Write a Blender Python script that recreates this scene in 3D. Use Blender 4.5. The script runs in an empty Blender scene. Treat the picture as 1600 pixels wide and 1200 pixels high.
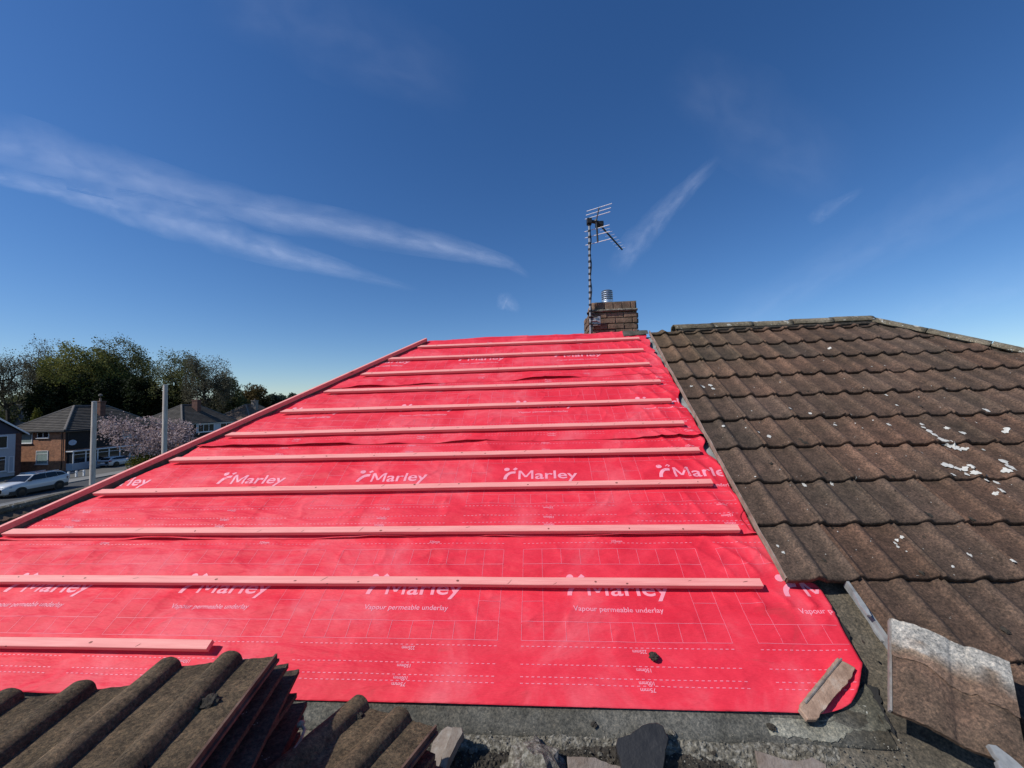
import bpy, bmesh, math, random
import numpy as np
from mathutils import Vector, Matrix, noise as mnoise
random.seed(7)
rng = np.random.default_rng(11)
scene = bpy.context.scene
COL = scene.collection

# ------------------------------------------------------------------ camera
EYE = 6.6
FPX = 620.0
CR = np.array([0.996835, 0.074288, -0.028309])
CU = np.array([0.032062, -0.049828, 0.998243])
CF = np.array([-0.072746, 0.995991, 0.052052])
CAM = np.array([0.0, 0.0, EYE])
cd = bpy.data.cameras.new('camera')
cam = bpy.data.objects.new('camera', cd)
COL.objects.link(cam)
cd.sensor_width = 36.0
cd.lens = FPX / 1600 * 36.0
cd.clip_start = 0.05
cd.clip_end = 60000
cam.matrix_world = Matrix(((CR[0], CU[0], -CF[0], 0), (CR[1], CU[1], -CF[1], 0), (CR[2], CU[2], -CF[2], EYE), (0, 0, 0, 1)))
scene.camera = cam

# ------------------------------------------------------------------ world, sun, exposure
SUN = np.array([-0.64, -0.34, 0.74]); SUN /= np.linalg.norm(SUN)
elev = math.asin(SUN[2]); rot = math.atan2(SUN[0], SUN[1])
world = bpy.data.worlds.new("World"); scene.world = world; world.use_nodes = True
nt = world.node_tree; bgn = nt.nodes['Background']
sky = nt.nodes.new('ShaderNodeTexSky'); sky.sky_type = 'NISHITA'; sky.sun_disc = False
sky.sun_elevation = elev; sky.sun_rotation = rot
sky.altitude = 300; sky.air_density = 1.0; sky.dust_density = 0.25; sky.ozone_density = 4.5
hs = nt.nodes.new('ShaderNodeHueSaturation'); hs.inputs['Saturation'].default_value = 1.22; hs.inputs['Hue'].default_value = .507; hs.inputs['Value'].default_value = 1.0
nt.links.new(sky.outputs[0], hs.inputs['Color']); nt.links.new(hs.outputs[0], bgn.inputs[0])
bgn.inputs[1].default_value = 0.110
sl = bpy.data.lights.new('sun', 'SUN'); sl.energy = 4.2; sl.angle = math.radians(0.5); sl.color = (1.0, 0.955, 0.88)
so = bpy.data.objects.new('sun', sl); COL.objects.link(so)
so.rotation_euler = Vector(SUN).to_track_quat('Z', 'Y').to_euler(); so.location = (-20, -10, 40)
scene.view_settings.view_transform = 'Standard'; scene.view_settings.look = 'None'
scene.view_settings.gamma = 1; scene.view_settings.exposure = 0.0
scene.render.resolution_x = 1024; scene.render.resolution_y = 768
scene.render.engine = 'CYCLES'
scene.cycles.transparent_max_bounces = 16

# ------------------------------------------------------------------ geometry frames
AL = 0.5813437; HN = 1.950502
EX = np.array([1.0, 0, 0]); ES = np.array([0, math.cos(AL), math.sin(AL)]); EN = np.array([0, -math.sin(AL), math.cos(AL)])
S0, GA = 0.905019, 0.336999
def P(X, S, N=0.0):
    """roof-plane coordinates (along the eaves, up the slope, off the plane) to world"""
    X = np.asarray(X, float); S = np.asarray(S, float); N = np.asarray(N, float)
    return CAM + X[..., None] * EX + S[..., None] * ES + (N - HN)[..., None] * EN
def ray(x, y): return (x - 800) * CR - (y - 600) * CU + FPX * CF
def XS(x, y, off=0.0):
    d = ray(x, y); p = d * (-(HN - off) / (d @ EN)); return p[0], p @ ES
def at_z(x, y, z):
    d = ray(x, y); return CAM + d * ((z - EYE) / d[2])
def at_depth(x, y, D):
    d = ray(x, y); return CAM + d * (D / (d @ CF))

# ------------------------------------------------------------------ object helpers
def tag(o, label=None, cat=None, group=None, kind=None):
    if label: o['label'] = label
    if cat: o['category'] = cat
    if group: o['group'] = group
    if kind: o['kind'] = kind
    return o
def empty(name, loc, label=None, cat=None, group=None):
    o = bpy.data.objects.new(name, None); COL.objects.link(o); o.location = tuple(loc); o.empty_display_size = .2
    return tag(o, label, cat, group)
def wloc(o):
    v = Vector(o.location)
    while o.parent: o = o.parent; v += Vector(o.location)
    return np.array(v)
class MB:
    def __init__(s): s.v = []; s.f = []; s.n = 0; s.uv = None
    def add(s, verts, faces):
        verts = [tuple(map(float, q)) for q in verts]
        s.v += verts; n = s.n
        s.f += [tuple(i + n for i in f) for f in faces]; s.n += len(verts); return s
    def grid(s, A, flip=False):
        r, c = A.shape[:2]; F = []
        for i in range(r - 1):
            for j in range(c - 1):
                q = (i * c + j, i * c + j + 1, (i + 1) * c + j + 1, (i + 1) * c + j)
                F.append(q[::-1] if flip else q)
        return s.add(A.reshape(-1, 3), F)
    def box(s, lo, hi, M=None):
        x0, y0, z0 = lo; x1, y1, z1 = hi
        v = np.array([(x0, y0, z0), (x1, y0, z0), (x1, y1, z0), (x0, y1, z0), (x0, y0, z1), (x1, y0, z1), (x1, y1, z1), (x0, y1, z1)], float)
        if M is not None: v = np.array([M(q) for q in v])
        return s.add(v, [(3, 2, 1, 0), (4, 5, 6, 7), (0, 1, 5, 4), (1, 2, 6, 5), (2, 3, 7, 6), (3, 0, 4, 7)])
    def tube(s, a, b, r0, r1=None, n=8, caps=True):
        a = np.array(a, float); b = np.array(b, float); r1 = r0 if r1 is None else r1
        d = b - a; L = np.linalg.norm(d)
        if L < 1e-9: return s
        d /= L; u = np.cross(d, (0, 0, 1.0) if abs(d[2]) < .9 else (1.0, 0, 0)); u /= np.linalg.norm(u); w = np.cross(d, u)
        V = []
        for c, r in ((a, r0), (b, r1)):
            for k in range(n):
                t = 2 * math.pi * k / n; V.append(c + r * (math.cos(t) * u + math.sin(t) * w))
        F = [(k, (k + 1) % n, n + (k + 1) % n, n + k) for k in range(n)]
        if caps: F += [tuple(range(n))[::-1], tuple(range(n, 2 * n))]
        return s.add(V, F)
    def lathe(s, c, prof, n=20, ax=(0, 0, 1)):
        c = np.array(c, float); ax = np.array(ax, float); ax /= np.linalg.norm(ax)
        u = np.cross(ax, (0, 1.0, 0) if abs(ax[1]) < .9 else (1.0, 0, 0)); u /= np.linalg.norm(u); w = np.cross(ax, u)
        V = []; m = len(prof)
        for r, z in prof:
            for k in range(n):
                t = 2 * math.pi * k / n; V.append(c + ax * z + r * (math.cos(t) * u + math.sin(t) * w))
        F = [(i * n + k, i * n + (k + 1) % n, (i + 1) * n + (k + 1) % n, (i + 1) * n + k) for i in range(m - 1) for k in range(n)]
        F += [tuple(range(n))[::-1], tuple(range((m - 1) * n, m * n))]
        return s.add(V, F)
    def build(s, name, mat, parent=None, smooth=False, origin=None, bevel=0, sub=0):
        v = np.array(s.v, float).reshape(-1, 3)
        if parent is not None: L = wloc(parent)
        elif origin is not None: L = np.array(origin, float)
        else: L = np.array([(v[:, 0].min() + v[:, 0].max()) / 2, (v[:, 1].min() + v[:, 1].max()) / 2, v[:, 2].min()])
        me = bpy.data.meshes.new(name); me.from_pydata((v - L).tolist(), [], s.f)
        if smooth: me.polygons.foreach_set('use_smooth', [True] * len(me.polygons))
        me.update()
        o = bpy.data.objects.new(name, me); COL.objects.link(o)
        if mat: me.materials.append(mat)
        if parent is not None: o.parent = parent
        else: o.location = tuple(L)
        if bevel:
            m = o.modifiers.new('bevel', 'BEVEL'); m.width = bevel; m.segments = 2; m.limit_method = 'ANGLE'
        if sub:
            m = o.modifiers.new('sub', 'SUBSURF'); m.levels = sub; m.render_levels = sub
        return o
def np_mesh(name, V, nper, mat, parent=None, origin=None):
    """loose polygons of nper corners from one vertex array"""
    V = np.asarray(V, np.float64).reshape(-1, 3); n = len(V) // nper
    L = wloc(parent) if parent is not None else (np.array(origin) if origin is not None else V.mean(0))
    me = bpy.data.meshes.new(name); me.vertices.add(len(V)); me.vertices.foreach_set('co', (V - L).astype(np.float32).ravel())
    me.loops.add(len(V)); me.loops.foreach_set('vertex_index', np.arange(len(V), dtype=np.int32))
    me.polygons.add(n); me.polygons.foreach_set('loop_start', np.arange(0, len(V), nper, dtype=np.int32))
    me.polygons.foreach_set('loop_total', np.full(n, nper, np.int32)); me.update(calc_edges=True)
    if mat: me.materials.append(mat)
    o = bpy.data.objects.new(name, me); COL.objects.link(o)
    if parent is not None: o.parent = parent
    else: o.location = tuple(L)
    return o

# ------------------------------------------------------------------ numpy noise
_T = {}
def vn(x, y, seed=0):
    if seed not in _T: _T[seed] = np.random.default_rng(seed + 100).random((256, 256))
    T = _T[seed]; x = np.asarray(x, float); y = np.asarray(y, float)
    xi = np.floor(x).astype(int); yi = np.floor(y).astype(int); fx = x - xi; fy = y - yi
    fx = fx * fx * (3 - 2 * fx); fy = fy * fy * (3 - 2 * fy)
    a = T[xi & 255, yi & 255]; b = T[(xi + 1) & 255, yi & 255]; c = T[xi & 255, (yi + 1) & 255]; d = T[(xi + 1) & 255, (yi + 1) & 255]
    return (a * (1 - fx) + b * fx) * (1 - fy) + (c * (1 - fx) + d * fx) * fy
def fb(x, y, seed=0, o=3):
    r = 0; a = .5
    for k in range(o): r = r + a * vn(x * 2 ** k, y * 2 ** k, seed + k); a *= .5
    return r / (1 - .5 ** o)
def sstep(a, b, x):
    t = np.clip((x - a) / (b - a), 0, 1); return t * t * (3 - 2 * t)

# ------------------------------------------------------------------ materials
def nodes(name):
    m = bpy.data.materials.new(name); m.use_nodes = True
    return m, m.node_tree, m.node_tree.nodes['Principled BSDF']
def ramp(t, cols):
    r = t.nodes.new('ShaderNodeValToRGB'); e = r.color_ramp.elements
    while len(e) < len(cols): e.new(.5)
    for k, (p, c) in enumerate(cols): e[k].position = p; e[k].color = (*c, 1)
    return r
def noise(t, vec, scale, detail=4, rough=.6, dist=0):
    n = t.nodes.new('ShaderNodeTexNoise'); n.inputs['Scale'].default_value = scale; n.inputs['Detail'].default_value = detail
    n.inputs['Roughness'].default_value = rough; n.inputs['Distortion'].default_value = dist
    if vec is not None: t.links.new(vec, n.inputs['Vector'])
    return n
def coords(t, scale=(1, 1, 1)):
    tc = t.nodes.new('ShaderNodeTexCoord'); mp = t.nodes.new('ShaderNodeMapping'); mp.inputs['Scale'].default_value = scale
    t.links.new(tc.outputs['Object'], mp.inputs[0]); return mp.outputs[0]
def mixc(t, fac, a, b, mode='MIX'):
    m = t.nodes.new('ShaderNodeMix'); m.data_type = 'RGBA'; m.blend_type = mode
    for k, v in ((0, fac), (6, a), (7, b)):
        if isinstance(v, (int, float)): m.inputs[k].default_value = v
        elif isinstance(v, tuple): m.inputs[k].default_value = (*v, 1)
        else: t.links.new(v, m.inputs[k])
    return m.outputs[2]
def bump(t, b, h, strength, dist, prev=None):
    n = t.nodes.new('ShaderNodeBump'); n.inputs['Strength'].default_value = strength; n.inputs['Distance'].default_value = dist
    t.links.new(h, n.inputs['Height'])
    if prev is not None: t.links.new(prev, n.inputs['Normal'])
    t.links.new(n.outputs[0], b.inputs['Normal']); return n.outputs[0]
def mat(name, cols, scale=4, rough=.8, bs=30, bstr=.3, bdist=.01, metal=0, spec=.5, detail=5, vs=(1, 1, 1), coat=0):
    m, t, b = nodes(name); v = coords(t, vs)
    if len(cols) == 1: b.inputs['Base Color'].default_value = (*cols[0], 1)
    else:
        n = noise(t, v, scale, detail)
        k = len(cols); r = ramp(t, [(.3 + .4 * i / (k - 1), c) for i, c in enumerate(cols)])
        t.links.new(n.outputs[0], r.inputs[0]); t.links.new(r.outputs[0], b.inputs['Base Color'])
    b.inputs['Roughness'].default_value = rough; b.inputs['Metallic'].default_value = metal
    b.inputs['Specular IOR Level'].default_value = spec; b.inputs['Coat Weight'].default_value = coat
    if bstr: bump(t, b, noise(t, v, bs, 4).outputs[0], bstr, bdist)
    return m
def speckle(t, v, base, scale, col, thr, soft=.02, seed=0.0, size=1):
    """small irregular patches of another colour (lichen, droppings, grit)"""
    vo = t.nodes.new('ShaderNodeTexVoronoi'); vo.inputs['Scale'].default_value = scale; vo.feature = 'F1'
    nn = noise(t, v, scale * 1.7, 3); mm = t.nodes.new('ShaderNodeMix'); mm.data_type = 'VECTOR'; mm.inputs[0].default_value = .12
    t.links.new(v, mm.inputs[4]); t.links.new(nn.outputs[1], mm.inputs[5]); t.links.new(mm.outputs[1], vo.inputs['Vector'])
    # each cell has its own threshold so most stay empty
    sep = t.nodes.new('ShaderNodeSeparateColor'); t.links.new(vo.outputs['Color'], sep.inputs[0])
    ma = t.nodes.new('ShaderNodeMath'); ma.operation = 'MULTIPLY_ADD'; ma.inputs[1].default_value = 1.0; ma.inputs[2].default_value = -thr
    t.links.new(sep.outputs[0], ma.inputs[0])
    mb = t.nodes.new('ShaderNodeMath'); mb.operation = 'MULTIPLY'; mb.inputs[1].default_value = size; t.links.new(ma.outputs[0], mb.inputs[0])
    mc = t.nodes.new('ShaderNodeMath'); mc.operation = 'SUBTRACT'; t.links.new(mb.outputs[0], mc.inputs[0]); t.links.new(vo.outputs['Distance'], mc.inputs[1])
    md = t.nodes.new('ShaderNodeMath'); md.operation = 'MULTIPLY'; md.use_clamp = True; md.inputs[1].default_value = 1 / soft; t.links.new(mc.outputs[0], md.inputs[0])
    return mixc(t, md.outputs[0], base, col)

def m_tile(name, c0, c1, c2, lich=.86, gran=.5, white=(.55, .54, .48), tint=False):
    m, t, b = nodes(name); v = coords(t)
    big = noise(t, v, 2.2, 6, .65); r = ramp(t, [(.3, c0), (.5, c1), (.7, c2)]); t.links.new(big.outputs[0], r.inputs[0])
    g = noise(t, v, 95, 5, .85); gr = ramp(t, [(.32, (.25, .25, .25)), (.5, (.95, .95, .95)), (.68, (2.1, 1.9, 1.7))]); t.links.new(g.outputs[0], gr.inputs[0])
    c = mixc(t, 1.0, r.outputs[0], gr.outputs[0], 'MULTIPLY')
    mid = noise(t, v, 16, 4, .7); mr = ramp(t, [(.35, (.7, .68, .66)), (.6, (1.15, 1.1, 1.05))]); t.links.new(mid.outputs[0], mr.inputs[0])
    c = mixc(t, 1.0, c, mr.outputs[0], 'MULTIPLY')
    if tint:
        at = t.nodes.new('ShaderNodeAttribute'); at.attribute_name = 'tint'; c = mixc(t, 1.0, c, at.outputs[0], 'MULTIPLY')
    c = speckle(t, v, c, 22, white, lich, .03, size=1.6)
    c = speckle(t, v, c, 48, (white[0] * .8, white[1] * .8, white[2] * .7), lich + .02, .04, size=2.)
    c = speckle(t, v, c, 14, (.012, .011, .009), .93, .05, size=3.0)
    t.links.new(c, b.inputs['Base Color']); b.inputs['Roughness'].default_value = .93; b.inputs['Specular IOR Level'].default_value = .25
    n1 = bump(t, b, g.outputs[0], gran, .004); bump(t, b, noise(t, v, 40, 4).outputs[0], .3, .008, n1)
    return m
M = {}
M['tile'] = m_tile('weathered concrete tile', (.075, .060, .043), (.112, .080, .060), (.165, .105, .078), .93)
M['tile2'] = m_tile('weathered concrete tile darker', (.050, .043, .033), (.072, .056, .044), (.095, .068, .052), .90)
M['tile_field'] = m_tile('weathered concrete tile field', (.072, .054, .041), (.100, .070, .054), (.142, .093, .071), .93, .7, tint=True)
M['moss_tile'] = m_tile('mossy dark tile', (.070, .056, .036), (.115, .090, .058), (.18, .135, .088), .97, 1.6)
M['ridge'] = m_tile('lichen covered ridge cement', (.095, .085, .062), (.165, .148, .11), (.26, .235, .185), .74, .7)
def m_sheet():
    m, t, b = nodes('red breather membrane'); v = coords(t)
    n = noise(t, v, 2.6, 6, .62, .6); r = ramp(t, [(.3, (.66, .018, .040)), (.5, (.77, .036, .064)), (.70, (.80, .105, .135))]); t.links.new(n.outputs[0], r.inputs[0])
    n2 = noise(t, coords(t, (9, 40, 40)), 6, 3, .7); r2 = ramp(t, [(.3, (.93, .9, .9)), (.7, (1.05, 1.1, 1.1))]); t.links.new(n2.outputs[0], r2.inputs[0])
    c = mixc(t, 1.0, r.outputs[0], r2.outputs[0], 'MULTIPLY')
    n3 = noise(t, v, 5.5, 5, .75, 1.0); r3 = ramp(t, [(.60, (0, 0, 0)), (.78, (.40, .40, .40))]); t.links.new(n3.outputs[0], r3.inputs[0])
    c = mixc(t, r3.outputs[0], c, (.33, .05, .05))
    t.links.new(c, b.inputs['Base Color']); b.inputs['Roughness'].default_value = .6; b.inputs['Specular IOR Level'].default_value = .22
    n1 = bump(t, b, noise(t, v, 900, 2).outputs[0], .15, .0006)
    bump(t, b, noise(t, coords(t, (.7, 2.2, 2.2)), 4.5, 4, .55, .2).outputs[0], .55, .035, n1)
    return m
M['sheet'] = m_sheet()
M['print'] = mat('pale pink printing', [(.86, .34, .42), (.84, .27, .36)], 9, .6, 300, .1, .001)
M['print_thin'] = mat('thin pink printing', [(.84, .24, .32), (.82, .18, .26)], 9, .6, 300, .1, .001)
def m_batten():
    m, t, b = nodes('pink stained softwood'); v = coords(t, (1.2, 26, 26))
    n = noise(t, v, 3.0, 6, .6, .4); r = ramp(t, [(.3, (.74, .235, .215)), (.5, (.83, .30, .27)), (.72, (.86, .38, .33))]); t.links.new(n.outputs[0], r.inputs[0])
    v2 = coords(t); c = speckle(t, v2, r.outputs[0], 7, (.40, .10, .08), .70, .10, size=.45)
    c = speckle(t, v2, c, 14, (.14, .035, .03), .80, .03, size=.7)
    t.links.new(c, b.inputs['Base Color']); b.inputs['Roughness'].default_value = .7
    bump(t, b, n.outputs[0], .35, .003); return m
M['batten'] = m_batten()
M['felt'] = m_tile('grey gritty felt', (.07, .064, .052), (.115, .105, .085), (.18, .17, .145), .90, .5)
M['felt_dark'] = mat('black shade on torn felt', [(.012, .012, .012), (.025, .024, .023)], 9, .85, 120, .5, .004)
M['lead'] = m_tile('dull grey flashing', (.055, .050, .038), (.090, .092, .083), (.15, .155, .145), .95, .5)
M['zinc'] = mat('pale zinc strip', [(.16, .165, .165), (.36, .37, .37)], 14, .6, 60, .3, .004)
M['mortar'] = mat('pale pebbly mortar', [(.055, .048, .035), (.15, .137, .108), (.36, .34, .29)], 60, .95, 90, .9, .012)
M['mortar_grey'] = mat('smeared grey mortar', [(.12, .08, .055), (.21, .175, .15), (.36, .37, .355)], 8, .75, 70, .7, .008)
M['soil'] = mat('black moss and soil', [(.018, .015, .011), (.042, .035, .026), (.075, .062, .046)], 40, .97, 120, 1.0, .01)
M['slate'] = mat('near black slate', [(.013, .013, .014), (.022, .022, .024)], 12, .6, 90, .4, .004)
M['clay'] = mat('pale broken clay', [(.20, .12, .08), (.36, .24, .17), (.47, .40, .33)], 13, .85, 90, .6, .006)
M['clay_grey'] = mat('grey brown clay', [(.13, .095, .075), (.22, .19, .165), (.30, .29, .275)], 14, .8, 90, .6, .006)
M['undercloak'] = mat('brown undercloak board', [(.14, .095, .07), (.26, .19, .15), (.33, .27, .23)], 14, .9, 90, .4, .004)
M['cement'] = m_tile('pale greenish cement', (.10, .10, .08), (.20, .205, .175), (.34, .35, .31), .86, .6)
M['lap'] = mat('rusty brown tile edge', [(.05, .03, .022), (.12, .065, .045), (.17, .11, .08)], 20, .9, 90, .5, .004)
M['timber'] = mat('old grey timber', [(.10, .08, .06), (.19, .165, .14)], 8, .9, 60, .4, .004, vs=(8, 1, 1))
M['pole'] = mat('weathered timber pole', [(.42, .35, .29), (.58, .50, .43), (.70, .64, .57)], 3, .9, 20, .4, .01, vs=(8, 8, .6))
M['metal'] = mat('shiny aluminium', [(.72, .73, .74)], rough=.3, bstr=0, metal=.9)
M['rod'] = mat('pale aluminium rod', [(.80, .82, .84)], rough=.45, bstr=0, metal=.2)
M['knot'] = mat('dark knot in softwood', [(.16, .04, .03), (.30, .09, .07)], 30, .8, bstr=0)
M['black'] = mat('black plastic', [(.012, .012, .013)], rough=.5, bstr=0)
M['mast'] = mat('galvanised mast', [(.30, .31, .32), (.42, .43, .44)], 20, .5, bstr=.1, metal=.5)
def m_brick(name, c1, c2, mortar, scale=1.0, dark=None):
    m, t, b = nodes(name); tc = t.nodes.new('ShaderNodeTexCoord'); sx = t.nodes.new('ShaderNodeSeparateXYZ'); t.links.new(tc.outputs['Object'], sx.inputs[0])
    ad = t.nodes.new('ShaderNodeMath'); t.links.new(sx.outputs[0], ad.inputs[0]); t.links.new(sx.outputs[1], ad.inputs[1])
    cx = t.nodes.new('ShaderNodeCombineXYZ'); t.links.new(ad.outputs[0], cx.inputs[0]); t.links.new(sx.outputs[2], cx.inputs[1])
    br = t.nodes.new('ShaderNodeTexBrick'); t.links.new(cx.outputs[0], br.inputs[0]); br.inputs['Scale'].default_value = scale
    br.inputs['Color1'].default_value = (*c1, 1); br.inputs['Color2'].default_value = (*c2, 1); br.inputs['Mortar'].default_value = (*mortar, 1)
    br.inputs['Brick Width'].default_value = .225; br.inputs['Row Height'].default_value = .075; br.inputs['Mortar Size'].default_value = .006
    n = noise(t, tc.outputs['Object'], 3, 5); r = ramp(t, [(.3, (.6, .6, .6)), (.7, (1.25, 1.2, 1.15))]); t.links.new(n.outputs[0], r.inputs[0])
    n2 = noise(t, tc.outputs['Object'], 45, 4, .7); r2 = ramp(t, [(.3, (.65, .65, .65)), (.7, (1.3, 1.3, 1.3))]); t.links.new(n2.outputs[0], r2.inputs[0])
    c = mixc(t, 1.0, br.outputs[0], r.outputs[0], 'MULTIPLY'); c = mixc(t, 1.0, c, r2.outputs[0], 'MULTIPLY')
    t.links.new(c, b.inputs['Base Color']); b.inputs['Roughness'].default_value = .92
    n1 = bump(t, b, br.outputs[1], -.5, .006); bump(t, b, n2.outputs[0], .5, .006, n1); return m
M['brick'] = m_brick('orange brown brick', (.42, .185, .095), (.30, .12, .065), (.30, .22, .16))
M['brick_dark'] = m_brick('dark red brick', (.16, .065, .045), (.11, .05, .038), (.15, .12, .10))
M['upvc'] = mat('white window plastic', [(.74, .75, .76)], rough=.35, bstr=0)
M['glass'] = mat('dark window glass', [(.018, .022, .026)], rough=.06, bstr=0, spec=.8)
M['net'] = mat('window with pale net curtain', [(.20, .27, .26), (.34, .42, .40)], 3, .25, bstr=0, vs=(6, 6, .2))
M['clad'] = mat('pale blue grey cladding', [(.42, .45, .49), (.46, .49, .53)], 3, .6, bstr=0)
M['clad_dark'] = mat('slate blue metal cladding', [(.055, .062, .085), (.075, .082, .105)], .4, .6, bstr=0)
M['blue_board'] = mat('navy board', [(.03, .035, .06)], rough=.7, bstr=0)
def m_far(name, a, b_, c):
    return mat(name, [a, b_, c], 1.6, .9, 25, .5, .03)
M['roof_grey'] = m_far('distant grey tiles', (.034, .030, .025), (.058, .051, .043), (.095, .084, .070))
M['roof_brown'] = m_far('distant brown tiles', (.10, .07, .05), (.14, .10, .075), (.18, .14, .105))
M['hipcap'] = mat('distant ridge caps', [(.12, .11, .10), (.18, .16, .14)], 3, .9)
M['shade_black'] = mat('shade black wall facing', [(.012, .010, .009), (.024, .020, .017)], 6, .9, 60, .5, .01)  # near black so the street walls turned from the sun look deeply shaded
M['asphalt'] = mat('asphalt', [(.040, .041, .043), (.060, .061, .062)], 1.2, .9, 120, .3, .006)
M['paving'] = mat('pale pavement', [(.15, .15, .145), (.21, .21, .20)], 1.5, .9, 60, .2, .005)
M['kerb'] = mat('concrete kerb', [(.24, .235, .22), (.32, .31, .29)], 2, .9, 60, .2, .005)
M['drive'] = mat('drive concrete', [(.075, .073, .067), (.115, .112, .10)], .7, .9, 60, .2, .005)
M['grass'] = mat('ground grass and earth', [(.020, .030, .012), (.045, .055, .022), (.065, .060, .035)], .4, 1, 8, .4, .05)
M['earth'] = mat('bare earth yard', [(.05, .038, .027), (.085, .067, .05)], 2, 1, 20, .4, .03)
M['car_white'] = mat('white car paint', [(.56, .57, .57)], rough=.28, bstr=0, coat=.6)
M['car_silver'] = mat('silver green car paint', [(.34, .38, .37)], rough=.3, bstr=0, metal=.4, coat=.6)
M['car_glass'] = mat('car glass', [(.006, .008, .012)], rough=.08, bstr=0, spec=.4)
M['tyre'] = mat('tyre rubber', [(.010, .010, .010)], rough=.85, bstr=0)
M['rim'] = mat('dark alloy rim', [(.035, .035, .037)], rough=.35, bstr=0, metal=.8)
M['lamp_glass'] = mat('headlamp glass', [(.30, .32, .34)], rough=.1, bstr=0, spec=.8)
M['lamp_red'] = mat('tail lamp', [(.25, .01, .01)], rough=.2, bstr=0)
M['bark'] = mat('tree bark', [(.022, .018, .013), (.045, .038, .028)], 3, .95, 20, .4, .03)
def m_leaf(name, cols, sc=.35):
    m, t, b = nodes(name); v = coords(t); n = noise(t, v, sc, 4, .7); k = len(cols)
    r = ramp(t, [(.32 + .36 * i / (k - 1), c) for i, c in enumerate(cols)]); t.links.new(n.outputs[0], r.inputs[0])
    t.links.new(r.outputs[0], b.inputs['Base Color']); b.inputs['Roughness'].default_value = .8; b.inputs['Specular IOR Level'].default_value = .2
    tl = t.nodes.new('ShaderNodeBsdfTranslucent'); t.links.new(r.outputs[0], tl.inputs[0]); ms = t.nodes.new('ShaderNodeMixShader'); ms.inputs[0].default_value = .35
    t.links.new(b.outputs[0], ms.inputs[1]); t.links.new(tl.outputs[0], ms.inputs[2]); t.links.new(ms.outputs[0], t.nodes['Material Output'].inputs[0])
    return m
M['leaf_olive'] = m_leaf('olive spring leaves', [(.10, .112, .030), (.18, .185, .050), (.25, .24, .07)])
M['leaf_grey'] = m_leaf('grey brown buds', [(.085, .080, .052), (.15, .138, .09)])
M['leaf_dark'] = m_leaf('dark evergreen leaves', [(.008, .014, .006), (.018, .027, .010), (.035, .042, .014)])
M['leaf_mid'] = m_leaf('mid green leaves', [(.065, .076, .028), (.115, .125, .045), (.16, .155, .065)])
M['leaf_brown'] = m_leaf('bronze young leaves', [(.075, .058, .020), (.12, .085, .03)])
M['leaf_far'] = m_leaf('blue green distant leaves', [(.035, .055, .038), (.06, .085, .055)], .2)
M['blossom'] = m_leaf('pale cherry blossom', [(.06, .045, .035), (.42, .31, .30), (.72, .62, .61)], 2.5)
M['leaf_shrub'] = m_leaf('yellow green shrub leaves', [(.035, .045, .008), (.09, .10, .015), (.12, .09, .02)], 1.5)

# ================================================================== GROUND AND STREET
g = MB(); A = np.zeros((2, 2, 3)); A[0, 0] = (-3000, -1500, 0); A[0, 1] = (3000, -1500, 0); A[1, 0] = (-3000, 5000, 0); A[1, 1] = (3000, 5000, 0)
tag(g.grid(A).build('ground', M['grass'], origin=(0, 0, 0)), kind='structure')
def strip(name, xa, xb, y0, y1, z, m, slope=-.10, h=0):
    mb = MB(); f = lambda x, y: x + slope * (y - 32)
    a = [(f(xa, y0), y0), (f(xb, y0), y0), (f(xb, y1), y1), (f(xa, y1), y1)]
    if h: mb.add([(x, y, z - h) for x, y in a] + [(x, y, z) for x, y in a], [(3, 2, 1, 0), (4, 5, 6, 7), (0, 1, 5, 4), (1, 2, 6, 5), (2, 3, 7, 6), (3, 0, 4, 7)])
    else: mb.add([(x, y, z) for x, y in a], [(0, 1, 2, 3)])
    return tag(mb.build(name, m), kind='structure')
strip('road', -46.8, -41.95, -40, 160, .004, M['asphalt'])
strip('pavement', -41.8, -39.2, -40, 160, .11, M['paving'], h=.1)
strip('kerb', -41.95, -41.8, -40, 160, .13, M['kerb'], h=.12)
strip('far_kerb', -47.0, -46.8, -40, 160, .12, M['kerb'], h=.11)
strip('far_pavement', -48.9, -47.0, -40, 160, .11, M['paving'], h=.1)
strip('driveway', -57.0, -48.9, 30, 58, .10, M['drive'], h=.09)
strip('yard', -39.2, -22, -10, 60, .006, M['earth'])

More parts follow.
